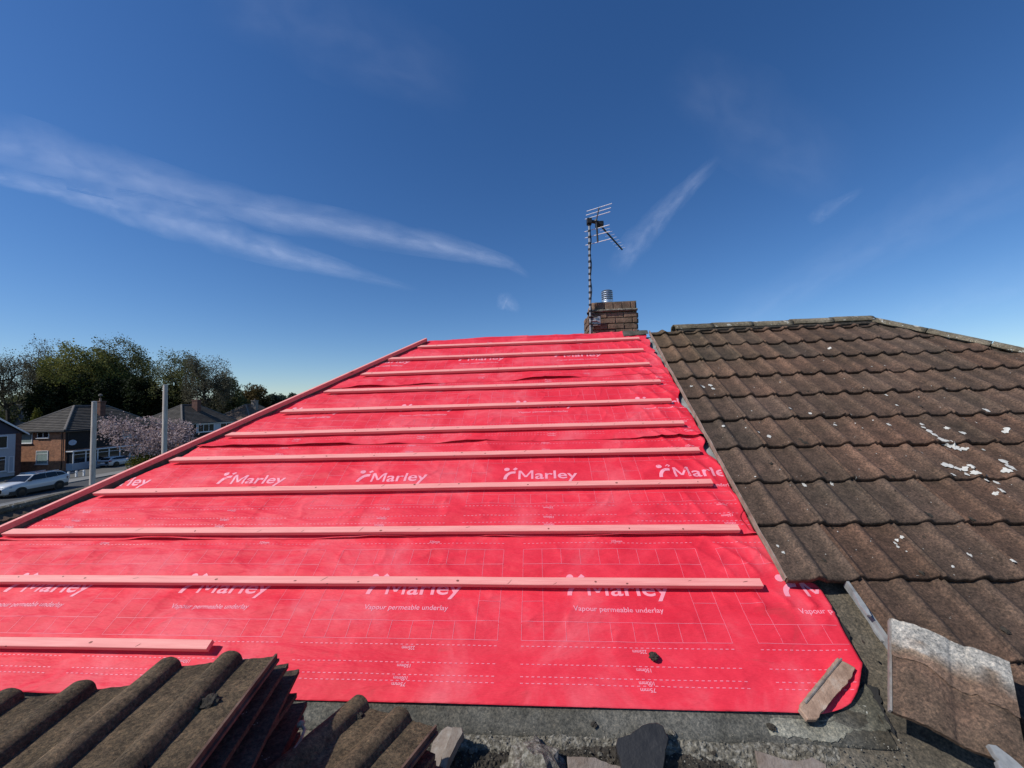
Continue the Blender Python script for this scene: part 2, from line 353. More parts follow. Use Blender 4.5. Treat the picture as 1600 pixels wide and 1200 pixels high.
# ================================================================== DISTANT HOUSES
def roof_plane(mb, eL, eR, rR, rL, gauge=.33, th=.075):
    eL, eR, rR, rL = [np.array(q, float) for q in (eL, eR, rR, rL)]
    L = np.linalg.norm((rL + rR) / 2 - (eL + eR) / 2); n = max(2, int(L / gauge))
    nor = np.cross(eR - eL, (rL + rR) / 2 - eL); nor /= np.linalg.norm(nor)
    for i in range(n):
        a, b = i / n, (i + 1) / n
        p = [eL + (rL - eL) * a + nor * th, eR + (rR - eR) * a + nor * th, eR + (rR - eR) * b + nor * .008, eL + (rL - eL) * b + nor * .008]
        q = [eL + (rL - eL) * a - nor * .02, eR + (rR - eR) * a - nor * .02]
        mb.add(p + q, [(0, 1, 2, 3), (4, 5, 1, 0)])
def window(parent, face, a0, a1, z0, z1, plane, out, m_pane, mull=1, transom=None, sill=True):
    """face 'x': pane in plane x=plane facing out(+1/-1); a = y.  face 'y': plane y"""
    def q(a, d, z): return (plane + out * d, a, z) if face == 'x' else (a, plane + out * d, z)
    def bx(mb, aa, ab, za, zb, d0, d1):
        lo = np.minimum(q(aa, d0, za), q(ab, d1, zb)); hi = np.maximum(q(aa, d0, za), q(ab, d1, zb)); mb.box(lo, hi)
    w = .07; f = MB()
    bx(f, a0, a1, z0, z0 + w, 0, .06); bx(f, a0, a1, z1 - w, z1, 0, .06); bx(f, a0, a0 + w, z0 + w, z1 - w, 0, .06); bx(f, a1 - w, a1, z0 + w, z1 - w, 0, .06)
    for k in range(1, mull):
        c = a0 + (a1 - a0) * k / mull; bx(f, c - .035, c + .035, z0 + w, z1 - w, 0, .055)
    if transom: bx(f, a0 + w, a1 - w, transom - .03, transom + .03, 0, .05)
    fo = f.build('window', M['upvc'], parent)
    g_ = MB(); bx(g_, a0 + w * .5, a1 - w * .5, z0 + w * .5, z1 - w * .5, .0, .025); g_.build('pane', m_pane, fo)
    if sill: s_ = MB(); bx(s_, a0 - .06, a1 + .06, z0 - .07, z0 - .003, 0, .14); s_.build('sill', M['upvc'], fo)
    return fo
def hip_house(name, label, x0, x1, y0, y1, ez, rz, rmat, wmat, group='houses across the street', chim=None, oh=.35, wdark=None):
    r = empty(name, ((x0 + x1) / 2, (y0 + y1) / 2, 0), label, 'house', group)
    w = MB(); w.box((x0, y0, 0), (x1, y1, ez)); w.build('wall', wmat, r)
    X0, X1, Y0, Y1 = x0 - oh, x1 + oh, y0 - oh, y1 + oh; hw = (X1 - X0) / 2; xm = (X0 + X1) / 2
    e = [(X0, Y0, ez), (X1, Y0, ez), (X1, Y1, ez), (X0, Y1, ez)]; ra = (xm, Y0 + hw, rz); rb = (xm, Y1 - hw, rz)
    rf = MB(); roof_plane(rf, e[0], e[1], ra, ra); roof_plane(rf, e[1], e[2], rb, ra); roof_plane(rf, e[2], e[3], rb, rb); roof_plane(rf, e[3], e[0], ra, rb)
    ro = rf.build('roof', rmat, r)
    hc = MB()
    for a, b in ((e[0], ra), (e[1], ra), (e[2], rb), (e[3], rb), (ra, rb)):
        hc.tube(np.array(a) + (0, 0, .04), np.array(b) + (0, 0, .04), .13, n=6)
    hc.build('ridge_tile', M['hipcap'], ro)
    gu = MB(); gu.tube((X1 + .06, Y0 - .05, ez - .06), (X1 + .06, Y1, ez - .06), .065, n=8); gu.tube((X0, Y0 - .06, ez - .06), (X1 + .06, Y0 - .06, ez - .06), .065, n=8); gu.tube((x1 + .08, y0 + .25, ez - .15), (x1 + .08, y0 + .25, 2.6), .045, n=8); gu.tube((x1 - .35, y0 - .07, ez - .15), (x1 - .35, y0 - .07, .1), .045, n=8); gu.build('gutter', M['black'], r)
    fa = MB(); fa.box((X0, Y0, ez - .2), (X1, Y0 + .04, ez - .012)); fa.box((X1 - .04, Y0 + .041, ez - .2), (X1, Y1, ez - .012)); fa.box((X0 + .04, Y0 + .04, ez - .04), (X1 - .04, Y1 - .04, ez - .014)); fa.build('fascia', M['upvc'] if name != 'brick_house' else M['timber'], r)
    if chim:
        cy, cx, top, s_, cm = chim; c = MB(); c.box((cx - s_, cy - s_ * .8, ez + .6), (cx + s_, cy + s_ * .8, top - .18)); c.box((cx - s_ - .05, cy - s_ * .8 - .05, top - .178), (cx + s_ + .05, cy + s_ * .8 + .05, top))
        co = c.build('chimney', cm, ro)
        pt = MB(); pt.lathe((cx, cy, top + .002), [(.12, 0), (.10, .28), (.13, .30), (.13, .36)], 10); pt.build('chimney_pot', M['clay'], co)
    return r, ro

# brick hip-roofed house with porch
bh, bro = hip_house('brick_house', 'orange brick house with grey hipped roof, satellite dish and long pale front porch', -65.8, -58.2, 44.6, 56.2, 5.0, 8.05, M['roof_grey'], M['brick'], chim=(50.2, -60.4, 8.7, .42, M['brick_dark']))
window(bh, 'y', -64.6, -62.6, 3.55, 4.95, 44.6, -1, M['net'], 1)
window(bh, 'y', -61.95, -60.35, 4.15, 4.95, 44.6, -1, M['glass'], 2)
window(bh, 'y', -62.0, -60.4, .95, 2.6, 44.6, -1, M['net'], 1, 2.2)
p = MB(); p.box((-58.198, 44.75, .05), (-57.35, 55.6, .95)); po = p.build('porch', M['clad'], bh)
p = MB(); p.box((-58.198, 44.65, 2.35), (-57.2, 55.7, 2.47)); p.build('porch_roof', M['upvc'], po)
p = MB(); p.box((-58.198, 44.8, .952), (-57.40, 55.55, 2.348)); p.build('pane', M['glass'], po)
p = MB()
for k in range(9):
    y = 44.78 + k * 1.345; p.box((-57.396, y, .953), (-57.34, y + .12, 2.345))
p.box((-57.34, 44.75, 1.95), (-57.31, 55.6, 2.0)); p.build('porch_frame', M['upvc'], po)
w = MB(); w.box((-58.198, 44.62, 2.60), (-58.15, 56.18, 4.96)); w.build('shade_facing', M['shade_black'], bh)  # dark facing added to deepen the shade on the street wall
window(bh, 'x', 51.2, 53.4, 3.5, 4.8, -58.15, 1, M['net'], 2)
d = MB(); c0 = np.array([-57.8, 45.1, 3.45]); ax = np.array([.6, -.75, .3]); d.lathe(c0, [(.05, 0), (.2, .03), (.34, .11), (.35, .12)], 16, ax); do = d.build('satellite_dish', M['clad'], bh)
d = MB(); d.tube(c0, c0 + ax * .5, .015); d.tube(c0, (-58.2, 45.1, 3.35), .025); d.build('dish_arm', M['mast'], do)
d = MB(); d.tube((-60.4, 50.2, 9.06), (-60.4, 50.2, 9.5), .03, n=6); d.lathe((-60.4, 50.2, 9.35), [(.05, 0), (.22, .06), (.2, .26), (.05, .34)], 10); d.build('chimney_cowl', M['hipcap'], bro)

h3, h3r = hip_house('white_banded_house', 'house with dark hipped roof, red brick chimney and white window band behind the blossom', -66, -58.2, 60.4, 71.5, 5.05, 8.15, M['roof_grey'], M['brick'], chim=(66.0, -60.9, 9.05, .5, M['brick_dark']))
w = MB(); w.box((-58.198, 60.42, 0.0), (-58.15, 71.48, 5.0)); w.build('shade_facing', M['shade_black'], h3)  # same added dark facing, shading the whole street side
b_ = MB(); b_.box((-58.148, 63.0, 3.3), (-58.12, 70.9, 4.9)); b_.build('cladding_band', M['clad'], h3)
window(h3, 'x', 63.3, 66.6, 3.45, 4.75, -58.12, 1, M['glass'], 3); window(h3, 'x', 68.0, 70.7, 3.45, 4.75, -58.12, 1, M['glass'], 2)
window(h3, 'x', 66.0, 70.5, 1.0, 2.5, -58.15, 1, M['glass'], 4); window(h3, 'y', -60.6, -59.4, 3.6, 4.6, 60.4, -1, M['net'])
h4, h4r = hip_house('brown_roof_house', 'farthest house, with brown hipped roof and grey chimney, beside the red roof edge', -66, -58.2, 75.4, 86.5, 5.1, 8.2, M['roof_brown'], M['clad'], chim=(80.3, -60.9, 9.1, .5, M['clay_grey']))
window(h4, 'y', -61.5, -60.3, 3.5, 4.6, 75.4, -1, M['glass'])
# gable-fronted house, left edge of frame
gh = empty('gable_house', (-64, 38.6, 0), 'pale clad house with navy gable and white bargeboard at the left edge', 'house', 'houses across the street')
w = MB(); w.box((-69, 34.5, 0), (-61.2, 42.6, 4.9)); w.build('wall', M['brick_dark'], gh)
gz = 8.0; ym = 38.55
w = MB(); w.add([(-61.2, 34.4, 4.902), (-61.2, 42.7, 4.902), (-61.2, ym, gz - .15), (-69, 34.4, 4.902), (-69, 42.7, 4.902), (-69, ym, gz - .15)], [(0, 1, 2), (5, 4, 3), (0, 2, 5, 3), (1, 4, 5, 2), (0, 3, 4, 1)]); w.build('gable', M['blue_board'], gh)
w = MB(); roof_plane(w, (-60.9, 42.95, 4.75), (-69.3, 42.95, 4.75), (-69.3, ym, gz), (-60.9, ym, gz)); roof_plane(w, (-69.3, 34.15, 4.75), (-60.9, 34.15, 4.75), (-60.9, ym, gz), (-69.3, ym, gz)); w.build('roof', M['roof_grey'], gh)
w = MB()
for ye in (43.05, 34.05):
    a = np.array([-60.88, ye, 4.62]); b = np.array([-60.88, ym, gz - .08]); up = np.array([0, 0, .2])
    w.add([a, b, b + up, a + up, a + (.06, 0, 0), b + (.06, 0, 0), b + up + (.06, 0, 0), a + up + (.06, 0, 0)], [(3, 2, 1, 0), (4, 5, 6, 7), (0, 1, 5, 4), (2, 3, 7, 6), (0, 4, 7, 3), (1, 2, 6, 5)])
w.build('bargeboard', M['upvc'], gh)
w = MB(); w.box((-61.198, 35.2, 0.05), (-61.12, 42.0, 4.85)); w.build('cladding_panel', M['clad'], gh)
window(gh, 'x', 39.2, 41.3, 3.3, 4.7, -61.12, 1, M['glass'], 2); window(gh, 'x', 35.6, 38.3, 3.3, 4.7, -61.12, 1, M['glass'], 2)
window(gh, 'x', 38.6, 41.2, .7, 2.4, -61.12, 1, M['glass'], 1, 2.0); window(gh, 'x', 41.42, 41.9, .5, 2.3, -61.12, 1, M['clad'], 1)
# big dark building behind
a = at_depth(50, 628.5, 100); bb = MB(); bb.box((a[0] - 60, a[1] + 8, 0), (a[0], a[1] + 26, a[2] - .3)); bo = bb.build('wall', M['clad_dark'], None)
hb = empty('dark_hall', (a[0] - 30, a[1] + 17, 0), 'big windowless dark blue flat roofed building behind the left houses', 'building')
bo.location = (0, 0, 0); me = bo.data; L0 = np.array([a[0] - 30, a[1] + 17, 0.0]); bo.parent = hb
bb = MB(); bb.box((a[0] - 60.3, a[1] + 7.7, a[2] - .298), (a[0] + .3, a[1] + 26.3, a[2])); bb.build('roof_edge', M['hipcap'], hb)

# near neighbour's low tiled roof past the hip (scalloped edges at lower left)
def tile_profile(t, roll_h=.022, w=.5):
    u = np.abs(t - .5) / (w / 2); return roll_h * np.where(u < 1, np.cos(np.clip(u, 0, 1) * math.pi / 2) ** 1.25, 0) - .0015 * np.cos(2 * math.pi * t)
nr = empty('garage', (-12.6, 9.5, 0), 'low brown scalloped tile roof just past the red roof edge at the left', 'garage')
RA, RB = np.array([-10.4, 5.4, 4.72]), np.array([-12.6, 12.4, 4.72]); rd = (RB - RA); RL = np.linalg.norm(rd); rd /= RL
dn = np.array([rd[1], -rd[0], 0]); dn = dn * math.cos(.5) + np.array([0, 0, -1]) * math.sin(.5); nn_ = np.cross(dn, rd); nn_ *= np.sign(nn_[2])
mb = MB()
for side in (1, -1):
    dd = dn.copy(); n2 = nn_.copy()
    if side < 0: dd[:2] *= -1; n2[:2] *= -1
    for k in range(9):
        s1 = (k + 1) * .32; s0_ = k * .32; tt = np.linspace(0, RL, int(RL / .02)); pr = tile_profile((tt / .2) % 1, .022, .6)
        rows = []
        for s_, off, pf in ((s0_, .0, 1), (s1, .035, 1), (s1 + .001, .0, .3)):
            rows.append(RA + tt[:, None] * rd + dd * s_ + n2 * (off + pr[:, None] * pf))
        mb.grid(np.array(rows), flip=(side < 0))
mb.build('tiled_roof', M['tile'], nr, smooth=False)
mb = MB(); mb.tube(RA + (0, 0, .02), RB + (0, 0, .02), .09, n=8); mb.build('ridge_tile', M['ridge'], nr)
mb = MB(); c_ = lambda s_, t_: RA + rd * t_ + np.array([rd[1], -rd[0], 0]) * s_
cs = [c_(-2.3, .15), c_(2.3, .15), c_(2.3, RL - .15), c_(-2.3, RL - .15)]
mb.add([(q[0], q[1], 0) for q in cs] + [(q[0], q[1], 3.35) for q in cs], [(0, 1, 5, 4), (1, 2, 6, 5), (2, 3, 7, 6), (3, 0, 4, 7), (4, 5, 6, 7)])
m0 = c_(0, .15); m1 = c_(0, RL - .15)
mb.add([(cs[0][0], cs[0][1], 3.351), (cs[1][0], cs[1][1], 3.351), (m0[0], m0[1], 4.6), (cs[2][0], cs[2][1], 3.351), (cs[3][0], cs[3][1], 3.351), (m1[0], m1[1], 4.6)], [(0, 1, 2), (3, 4, 5)])
mb.build('wall', M['brick_dark'], nr)

# ================================================================== TREES
def tree(name, label, base, H, R, leaf, nleaf=6000, lsize=.35, trunk=.35, cb=.25, spread=.9, seed=1, group=None, cat='tree', sq=1.0, twigs=True, bark=None, dense=.0, tr_r=None, flat=1.0):
    """tapered trunk, curving limbs, twigs and leaf-sized faces round the twig ends; H crown top, R crown radius, cb crown base (fraction)"""
    rn = np.random.default_rng(seed); base = np.array(base, float)
    segs = []; ends = []
    def grow(p, d, L, r, lev):
        n = 3 if lev < 3 else 2; q = p.copy(); dd = d.copy(); pts = [q.copy()]
        for i in range(n):
            dd = dd + rn.normal(0, .22, 3) + np.array([0, 0, .06]); dd /= np.linalg.norm(dd); q2 = q + dd * L / n
            segs.append((q.copy(), q2.copy(), r * (1 - .5 * i / n), r * (1 - .5 * (i + 1) / n), lev)); q = q2; pts.append(q.copy())
        if lev >= 4: ends.append(q.copy()); return
        k = (7, 5, 5, 4)[lev]
        for j in range(k):
            f = .35 + .65 * (j + rn.random()) / k if lev else .15 + .85 * (j + 1) / k
            x = f * n; i0 = min(int(x), n - 1); s_ = pts[i0] + (pts[i0 + 1] - pts[i0]) * (x - i0)
            ang = rn.random() * 6.283; side = np.cross(dd, (math.cos(ang), math.sin(ang), .3)); side /= np.linalg.norm(side) + 1e-6
            nd = dd * (.55 if lev else .45) + side * spread * (.75 + .4 * rn.random()); nd[2] = nd[2] * .8 + .12; nd /= np.linalg.norm(nd)
            grow(s_, nd, L * (.52 + .2 * rn.random()) * (1.0 if lev else .95), r * .5, lev + 1)
    grow(np.array([0, 0, cb * 1.0]), np.array([rn.normal(0, .08), rn.normal(0, .08), 1.0]), .55, .035, 0)
    E = np.array(ends); zlo = cb; zr = (E[:, 2].max() - zlo); c = np.percentile(E[:, :2], [2, 98], axis=0); cxy = c.mean(0); rx = (c[1] - c[0]).max() / 2
    def T(p):
        p = np.atleast_2d(p).astype(float); w = np.clip((p[:, 2] - zlo) / zr, -.2, 1.0)
        xy = (p[:, :2] - cxy * np.clip(w * 2, 0, 1)[:, None]) / rx * R
        rr = np.hypot(xy[:, 0], xy[:, 1]) / R; xy *= (1 / np.maximum(1, rr / 1.02))[:, None]
        z = cb * H + w * (1 - cb) * H; out = np.column_stack([xy, z]) + base
        return out
    A_ = T(np.array([s[0] for s in segs])); B_ = T(np.array([s[1] for s in segs]))
    root = empty(name, base, label, cat, group)
    tm = MB(); tr = tr_r or H * .018
    tm.tube(base - (0, 0, .1), T(np.array([0, 0, cb]))[0], tr * 1.25, tr * .95, 9)
    for (a, b, r0, r1, lv), pa, pb in zip(segs, A_, B_):
        if lv <= 2: tm.tube(pa, pb, r0 / .035 * tr * .9, r1 / .035 * tr * .9, 5 if lv < 2 else 4, caps=False)
    tm.build('trunk', bark or M['bark'], root)
    if twigs:
        ids = [i for i, s in enumerate(segs) if s[4] >= 3]; a = A_[ids]; b = B_[ids]; w_ = rn.normal(0, 1, (len(ids), 3)); w_ /= np.linalg.norm(w_, axis=1)[:, None]; w_ *= H * .0016
        V = np.stack([a - w_, a + w_, b + w_ * .4, b - w_ * .4], 1); np_mesh('twigs', V, 4, bark or M['bark'], root)
    if nleaf:
        EE = T(E); k = rn.integers(0, len(EE), nleaf); cpos = EE[k] + rn.normal(0, R * .075, (nleaf, 3))
        if dense:
            m_ = int(nleaf * dense); Q = rn.normal(0, 1, (m_ * 3, 3)); Q /= np.linalg.norm(Q, axis=1)[:, None]; Q *= (rn.random(m_ * 3) ** .42)[:, None]
            key = fb(Q[:, 0] * 3.2 + seed + Q[:, 2] * 1.3, Q[:, 1] * 3.2 + Q[:, 2] * 2.1, seed % 50 + 200, 3); Q = Q[np.argsort(-key + rn.normal(0, .06, len(key)))[:m_]]
            lump_ = 1 + .16 * (fb(Q[:, 0] * 2.6 + 9, Q[:, 1] * 2.6 + Q[:, 2] * 2, seed % 40 + 130) - .5)[:, None]
            Q = Q * lump_; hz = H * (1 - cb) / 2; cpos[:m_] = base + np.column_stack([Q[:, 0] * R, Q[:, 1] * R, cb * H + hz + Q[:, 2] * hz])
        u = rn.normal(0, 1, (nleaf, 3)); u /= np.linalg.norm(u, axis=1)[:, None]; w_ = np.cross(u, rn.normal(0, 1, (nleaf, 3))); w_ /= np.linalg.norm(w_, axis=1)[:, None]
        sz = lsize * (.5 + rn.random(nleaf))[:, None]; V = np.stack([cpos - u * sz * .5, cpos + w_ * sz * .33, cpos + u * sz * .5, cpos - w_ * sz * .33], 1)
        np_mesh('crown', V, 4, leaf, root)
    return root
def ptree(px, top, hw, D, *a, label='', leaf=None, **k):
    b = at_depth(px, 640, D); t = at_depth(px, top, D); R = hw * D / FPX * .82
    return tree('tree', label, (b[0], b[1], 0), t[2], R, leaf, **k)
G_ = 'trees behind the houses'
ptree(14, 541, 46, 74, label='bare grey branching tree at the far left edge', leaf=M['leaf_grey'], nleaf=9000, lsize=.19, seed=3, dense=.25, cb=.3, group=G_)
ptree(84, 528, 42, 90, label='thin grey tree rising behind the left side of the big olive tree', leaf=M['leaf_grey'], nleaf=16000, lsize=.24, seed=5, cb=.3, dense=.3, group=G_)
ptree(132, 541, 62, 82, label='large rounded olive green tree above the brick house', leaf=M['leaf_olive'], nleaf=46000, lsize=.32, seed=8, cb=.22, group=G_, dense=.55)
ptree(186, 530, 58, 88, label='tallest tree with fine grey green top, right half of the big crown', leaf=M['leaf_mid'], nleaf=34000, lsize=.28, seed=12, cb=.22, group=G_, dense=.5)
ptree(280, 546, 44, 84, label='dark leafless looking tree behind the right pole', leaf=M['leaf_mid'], nleaf=16000, lsize=.25, seed=21, cb=.28, group=G_, dense=.35)
ptree(330, 552, 40, 80, label='airy tree with bare spreading limbs above the red chimney', leaf=M['leaf_grey'], nleaf=9500, lsize=.22, seed=30, cb=.3, dense=.25, group=G_, spread=1.0)
ptree(357, 588, 30, 88, label='low rounded green tree between the two farthest houses', leaf=M['leaf_mid'], nleaf=14000, lsize=.33, seed=33, cb=.2, group=G_, dense=.35)
ptree(398, 600, 24, 96, label='small bronze leaved tree behind the brown roofed house', leaf=M['leaf_brown'], nleaf=12000, lsize=.36, seed=36, cb=.18, group=G_, dense=.4)
ptree(428, 617, 26, 150, label='distant blue green tree right of the bronze one', leaf=M['leaf_far'], nleaf=9000, lsize=.7, seed=38, cb=.15, group=G_, dense=.4, twigs=False)
ptree(458, 614, 15, 160, label='farthest small tree touching the red roof edge', leaf=M['leaf_far'], nleaf=5000, lsize=.6, seed=39, cb=.2, group=G_, dense=.3, twigs=False)
ptree(96, 592, 44, 78, label='low black green evergreen behind the left of the brick house roof', leaf=M['leaf_dark'], nleaf=18000, lsize=.45, seed=41, cb=.08, group=G_, dense=.6, twigs=False)
ptree(165, 588, 44, 80, label='dark evergreen behind the brick house chimney', leaf=M['leaf_dark'], nleaf=18000, lsize=.45, seed=42, cb=.08, group=G_, dense=.6, twigs=False)
ptree(226, 590, 34, 82, label='dark evergreen left of the right pole', leaf=M['leaf_dark'], nleaf=16000, lsize=.45, seed=43, cb=.08, group=G_, dense=.6, twigs=False)
ptree(272, 602, 30, 84, label='dark evergreen behind the right pole and white banded house', leaf=M['leaf_dark'], nleaf=14000, lsize=.45, seed=44, cb=.08, group=G_, dense=.6, twigs=False)
ptree(330, 618, 36, 92, label='brownish low tree behind the white banded house chimney', leaf=M['leaf_brown'], nleaf=12000, lsize=.4, seed=45, cb=.08, group=G_, dense=.5, twigs=False)
ptree(40, 612, 36, 112, label='low green tree above the dark flat roofed building', leaf=M['leaf_mid'], nleaf=12000, lsize=.45, seed=46, cb=.1, group=G_, dense=.5, twigs=False)
ptree(58, 634, 9, 66, label='small yellow green bush beside the dark flat roofed building', leaf=M['leaf_shrub'], nleaf=2500, lsize=.22, seed=47, cb=.1, group=G_, dense=.5, twigs=False)
ptree(1606, 545, 20, 60, label='green tree top just showing at the right edge above the hip', leaf=M['leaf_mid'], nleaf=9000, lsize=.3, seed=50, cb=.3)
tree('cherry_tree', 'pale pink blossoming cherry tree between the two poles', (-46.4, 44.4, 0), 6.5, 4.2, M['blossom'], nleaf=11500, lsize=.19, seed=61, cb=.33, spread=1.1, tr_r=.16, dense=.30)
tree('shrub', 'yellow green shrub beneath the cherry blossom', (-45.0, 42.5, 0), 2.3, 1.9, M['leaf_shrub'], nleaf=7000, lsize=.14, seed=62, cb=.05, cat='shrub', dense=.6, twigs=False, tr_r=.04)

# ================================================================== POLES
for px, top, D, lab in ((147.5, 628, 18.0, 'left of the two plain timber poles, in front of the brick house'), (258.5, 602, 18.5, 'right and taller of the two plain timber poles, beside the cherry blossom')):
    t_ = at_depth(px, top, D); r = empty('utility_pole', (t_[0], t_[1], 0), lab, 'pole', 'timber poles by the street')
    m_ = MB(); m_.tube((t_[0], t_[1], 0), (t_[0], t_[1], t_[2]), .115, .090, 14); m_.build('pole', M['pole'], r, smooth=False)
    m_ = MB(); m_.lathe((t_[0], t_[1], t_[2] + .001), [(.093, 0), (.093, .012), (.05, .03)], 14); m_.build('pole_cap', M['mast'], r)
# low white rail by the drive
fr = at_z(107, 748, 0); fr2 = at_z(131, 745, 0); r = empty('low_rail', (fr + fr2) / 2, 'low white post and rail beside the tail of the white suv', 'rail')
for q in (fr, fr2, (fr + fr2) / 2): m_ = MB(); m_.box((q[0] - .07, q[1] - .07, 0), (q[0] + .07, q[1] + .07, .75)); m_.build('post', M['upvc'], r)
m_ = MB(); m_.tube(fr + (0, 0, .6), fr2 + (0, 0, .6), .035, n=6); m_.build('rail', M['mast'], r)

# ================================================================== CARS
def car(name, label, cat, base, yaw, L=4.6, Wd=1.84, Hh=1.65, paint=None, hatch=False, group='parked cars'):
    r = empty(name, base, label, cat, group); cy, sy = math.cos(yaw), math.sin(yaw); base = np.array(base, float)
    W = lambda q: base + np.array([q[0] * cy - q[1] * sy, q[0] * sy + q[1] * cy, q[2]])
    kx, kz, kw = L / 4.6, Hh / 1.65, Wd / 1.84
    if hatch: st = [(2.28, .38, .62, .50), (2.2, .26, .76, .74), (1.9, .22, .86, .86), (1.2, .2, .97, .90), (.9, .2, 1.02, .91), (0, .2, 1.02, .92), (-1, .2, 1.04, .92), (-1.8, .22, 1.06, .88), (-2.15, .3, 1.05, .82), (-2.25, .38, .9, .74)]
    else: st = [(2.28, .42, .72, .52), (2.2, .30, .90, .76), (1.9, .28, 1.00, .88), (1.2, .28, 1.08, .92), (.9, .28, 1.10, .92), (0, .28, 1.10, .92), (-1, .28, 1.14, .92), (-1.8, .28, 1.18, .90), (-2.15, .34, 1.16, .84), (-2.28, .42, 1.0, .74)]
    rows = []
    for x, zb, zt, hw in st:
        zm = zb + (zt - zb) * .55
        ring = [(0, -hw * .9, zb), (0, -hw * .98, zb + .1), (0, -hw, zm), (0, -hw * .96, zt - .07), (0, -hw * .86, zt), (0, -hw * .4, zt + .025), (0, hw * .4, zt + .025), (0, hw * .86, zt), (0, hw * .96, zt - .07), (0, hw, zm), (0, hw * .98, zb + .1), (0, hw * .9, zb)]
        rows.append([W((x * kx, q[1] * kw, q[2] * kz)) for q in ring])
    mb = MB(); A = np.array(rows); mb.grid(A); n = A.shape[1]; m_ = A.shape[0]
    mb.f.append(tuple(range(n))); mb.f.append(tuple(range((m_ - 1) * n, m_ * n))[::-1])
    for i in range(m_ - 1): mb.f.append((i * n, (i + 1) * n, (i + 1) * n + n - 1, i * n + n - 1))
    mb.build('body', paint, r, smooth=True)
    # cabin
    cb_ = ([(1.05, .95, .80), (.25, 1.40, .62), (-.2, 1.46, .62), (-1.2, 1.44, .60), (-1.75, 1.38, .56), (-2.2, 1.02, .74)] if hatch else [(1.15, 1.02, .82), (.35, 1.55, .66), (-.2, 1.64, .66), (-1.2, 1.62, .64), (-1.85, 1.52, .60), (-2.22, 1.12, .76)])
    bel = 1.0 if hatch else 1.08; rows = []
    for x, z, hw in cb_:
        hb_ = .86; rows.append([W((x * kx, s_ * kw, zz * kz)) for s_, zz in ((-hb_, min(bel, z)), (-hw, z - .03), (-hw * .8, z), (hw * .8, z), (hw, z - .03), (hb_, min(bel, z)))])
    mb = MB(); A = np.array(rows); mb.grid(A); mb.f.append(tuple(range(6))); mb.f.append(tuple(range(30, 36))[::-1]); co = mb.build('cabin', paint, r, smooth=False)
    # side glass, windscreen, rear glass as proud panels
    def panel(nm, pts, m__, th=.006):
        pts = [W((q[0] * kx, q[1] * kw, q[2] * kz)) for q in pts]; a = np.array(pts); nn = np.cross(a[1] - a[0], a[-1] - a[0]); nn /= np.linalg.norm(nn)
        if nn @ (a.mean(0) - (base + (0, 0, .8))) < 0: nn = -nn
        k = len(pts); b = MB(); b.add(list(a + nn * .002) + list(a + nn * (.002 + th)), [tuple(range(k)), tuple(range(k, 2 * k))[::-1]] + [(i, (i + 1) % k, k + (i + 1) % k, k + i) for i in range(k)]); return b.build(nm, m__, r)
    zt = cb_[2][1] - .09; zb = bel + .05
    yy = lambda z, hw=cb_[2][2]: .86 + (hw - .86) * (z - bel) / (cb_[2][1] - bel) + .012
    for s_ in (1, -1):
        xs = (.85, .30, -.42) if not hatch else (.78, .2, -.42)
        panel('side_window', [(xs[0], s_ * yy(zb), zb), (xs[1], s_ * yy(zt), zt), (xs[2], s_ * yy(zt), zt), (xs[2], s_ * yy(zb), zb)], M['car_glass'])
        panel('side_window', [(-.46, s_ * yy(zb), zb), (-.46, s_ * yy(zt), zt), (-1.22, s_ * yy(zt - .01), zt - .01), (-1.3, s_ * yy(zb + .03), zb + .03)], M['car_glass'])
        panel('side_window', [(-1.34, s_ * yy(zb + .04), zb + .04), (-1.27, s_ * yy(zt - .02), zt - .02), (-1.7, s_ * (yy(zt - .1)), zt - .1), (-1.95, s_ * yy(zb + .1), zb + .1)], M['car_glass'])
        panel('headlight', [(2.22, s_ * .52, st[1][2] - .16), (2.24, s_ * .5, st[1][2] - .05), (1.92, s_ * .89, st[1][2] - .0), (1.96, s_ * .89, st[1][2] - .12)], M['lamp_glass'], .02)
        panel('tail_light', [(-2.24, s_ * .72, .80), (-2.24, s_ * .72, 1.0), (-2.02, s_ * .885, 1.02), (-2.02, s_ * .885, .84)], M['lamp_red'], .02)
        b = MB(); b.box((.72, s_ * .93 - .09, bel + .02), (.88, s_ * .93 + .09, bel + .16), lambda q: W((q[0] * kx, q[1] * kw, q[2] * kz))); b.build('mirror', M['black'], r, bevel=.02)
        for wx in (1.35, -1.35):
            c = W((wx * kx, s_ * .80 * kw, .345 * kz)); ax = W((wx * kx, s_ * 1.8 * kw, .345 * kz)) - W((wx * kx, s_ * .8 * kw, .345 * kz)); ax /= np.linalg.norm(ax)
            b = MB(); b.lathe(c, [(.36 * kz + .06, .0), (.36 * kz + .06, .142)], 20, ax); b.build('wheel_arch', M['black'], r)
            b = MB(); b.lathe(c, [(.28, -.05), (.345 * kz, -.02), (.345 * kz, .15), (.30, .168), (.22, .168)], 22, ax); tw = b.build('wheel', M['tyre'], r, smooth=False)
            b = MB(); b.lathe(c, [(.235, .15), (.235, .172), (.06, .18)], 10, ax); b.build('rim', M['rim'], tw)
    b = MB(); z0, x0, z1, x1 = cb_[0][1], cb_[0][0], cb_[1][1], cb_[1][0]
    f = lambda t: (x0 + (x1 - x0) * t, z0 + (z1 - z0) * t)
    (xa, za), (xb, zb_) = f(.1), f(.92); panel('windscreen', [(xa, -.76, za), (xa, .76, za), (xb, .60, zb_), (xb, -.60, zb_)], M['car_glass'])
    z0, x0, z1, x1 = cb_[5][1], cb_[5][0], cb_[4][1], cb_[4][0]; (xa, za), (xb, zb_) = f(.15), f(.9)
    panel('rear_window', [(xa, -.66, za), (xa, .66, za), (xb, .53, zb_), (xb, -.53, zb_)], M['car_glass'])
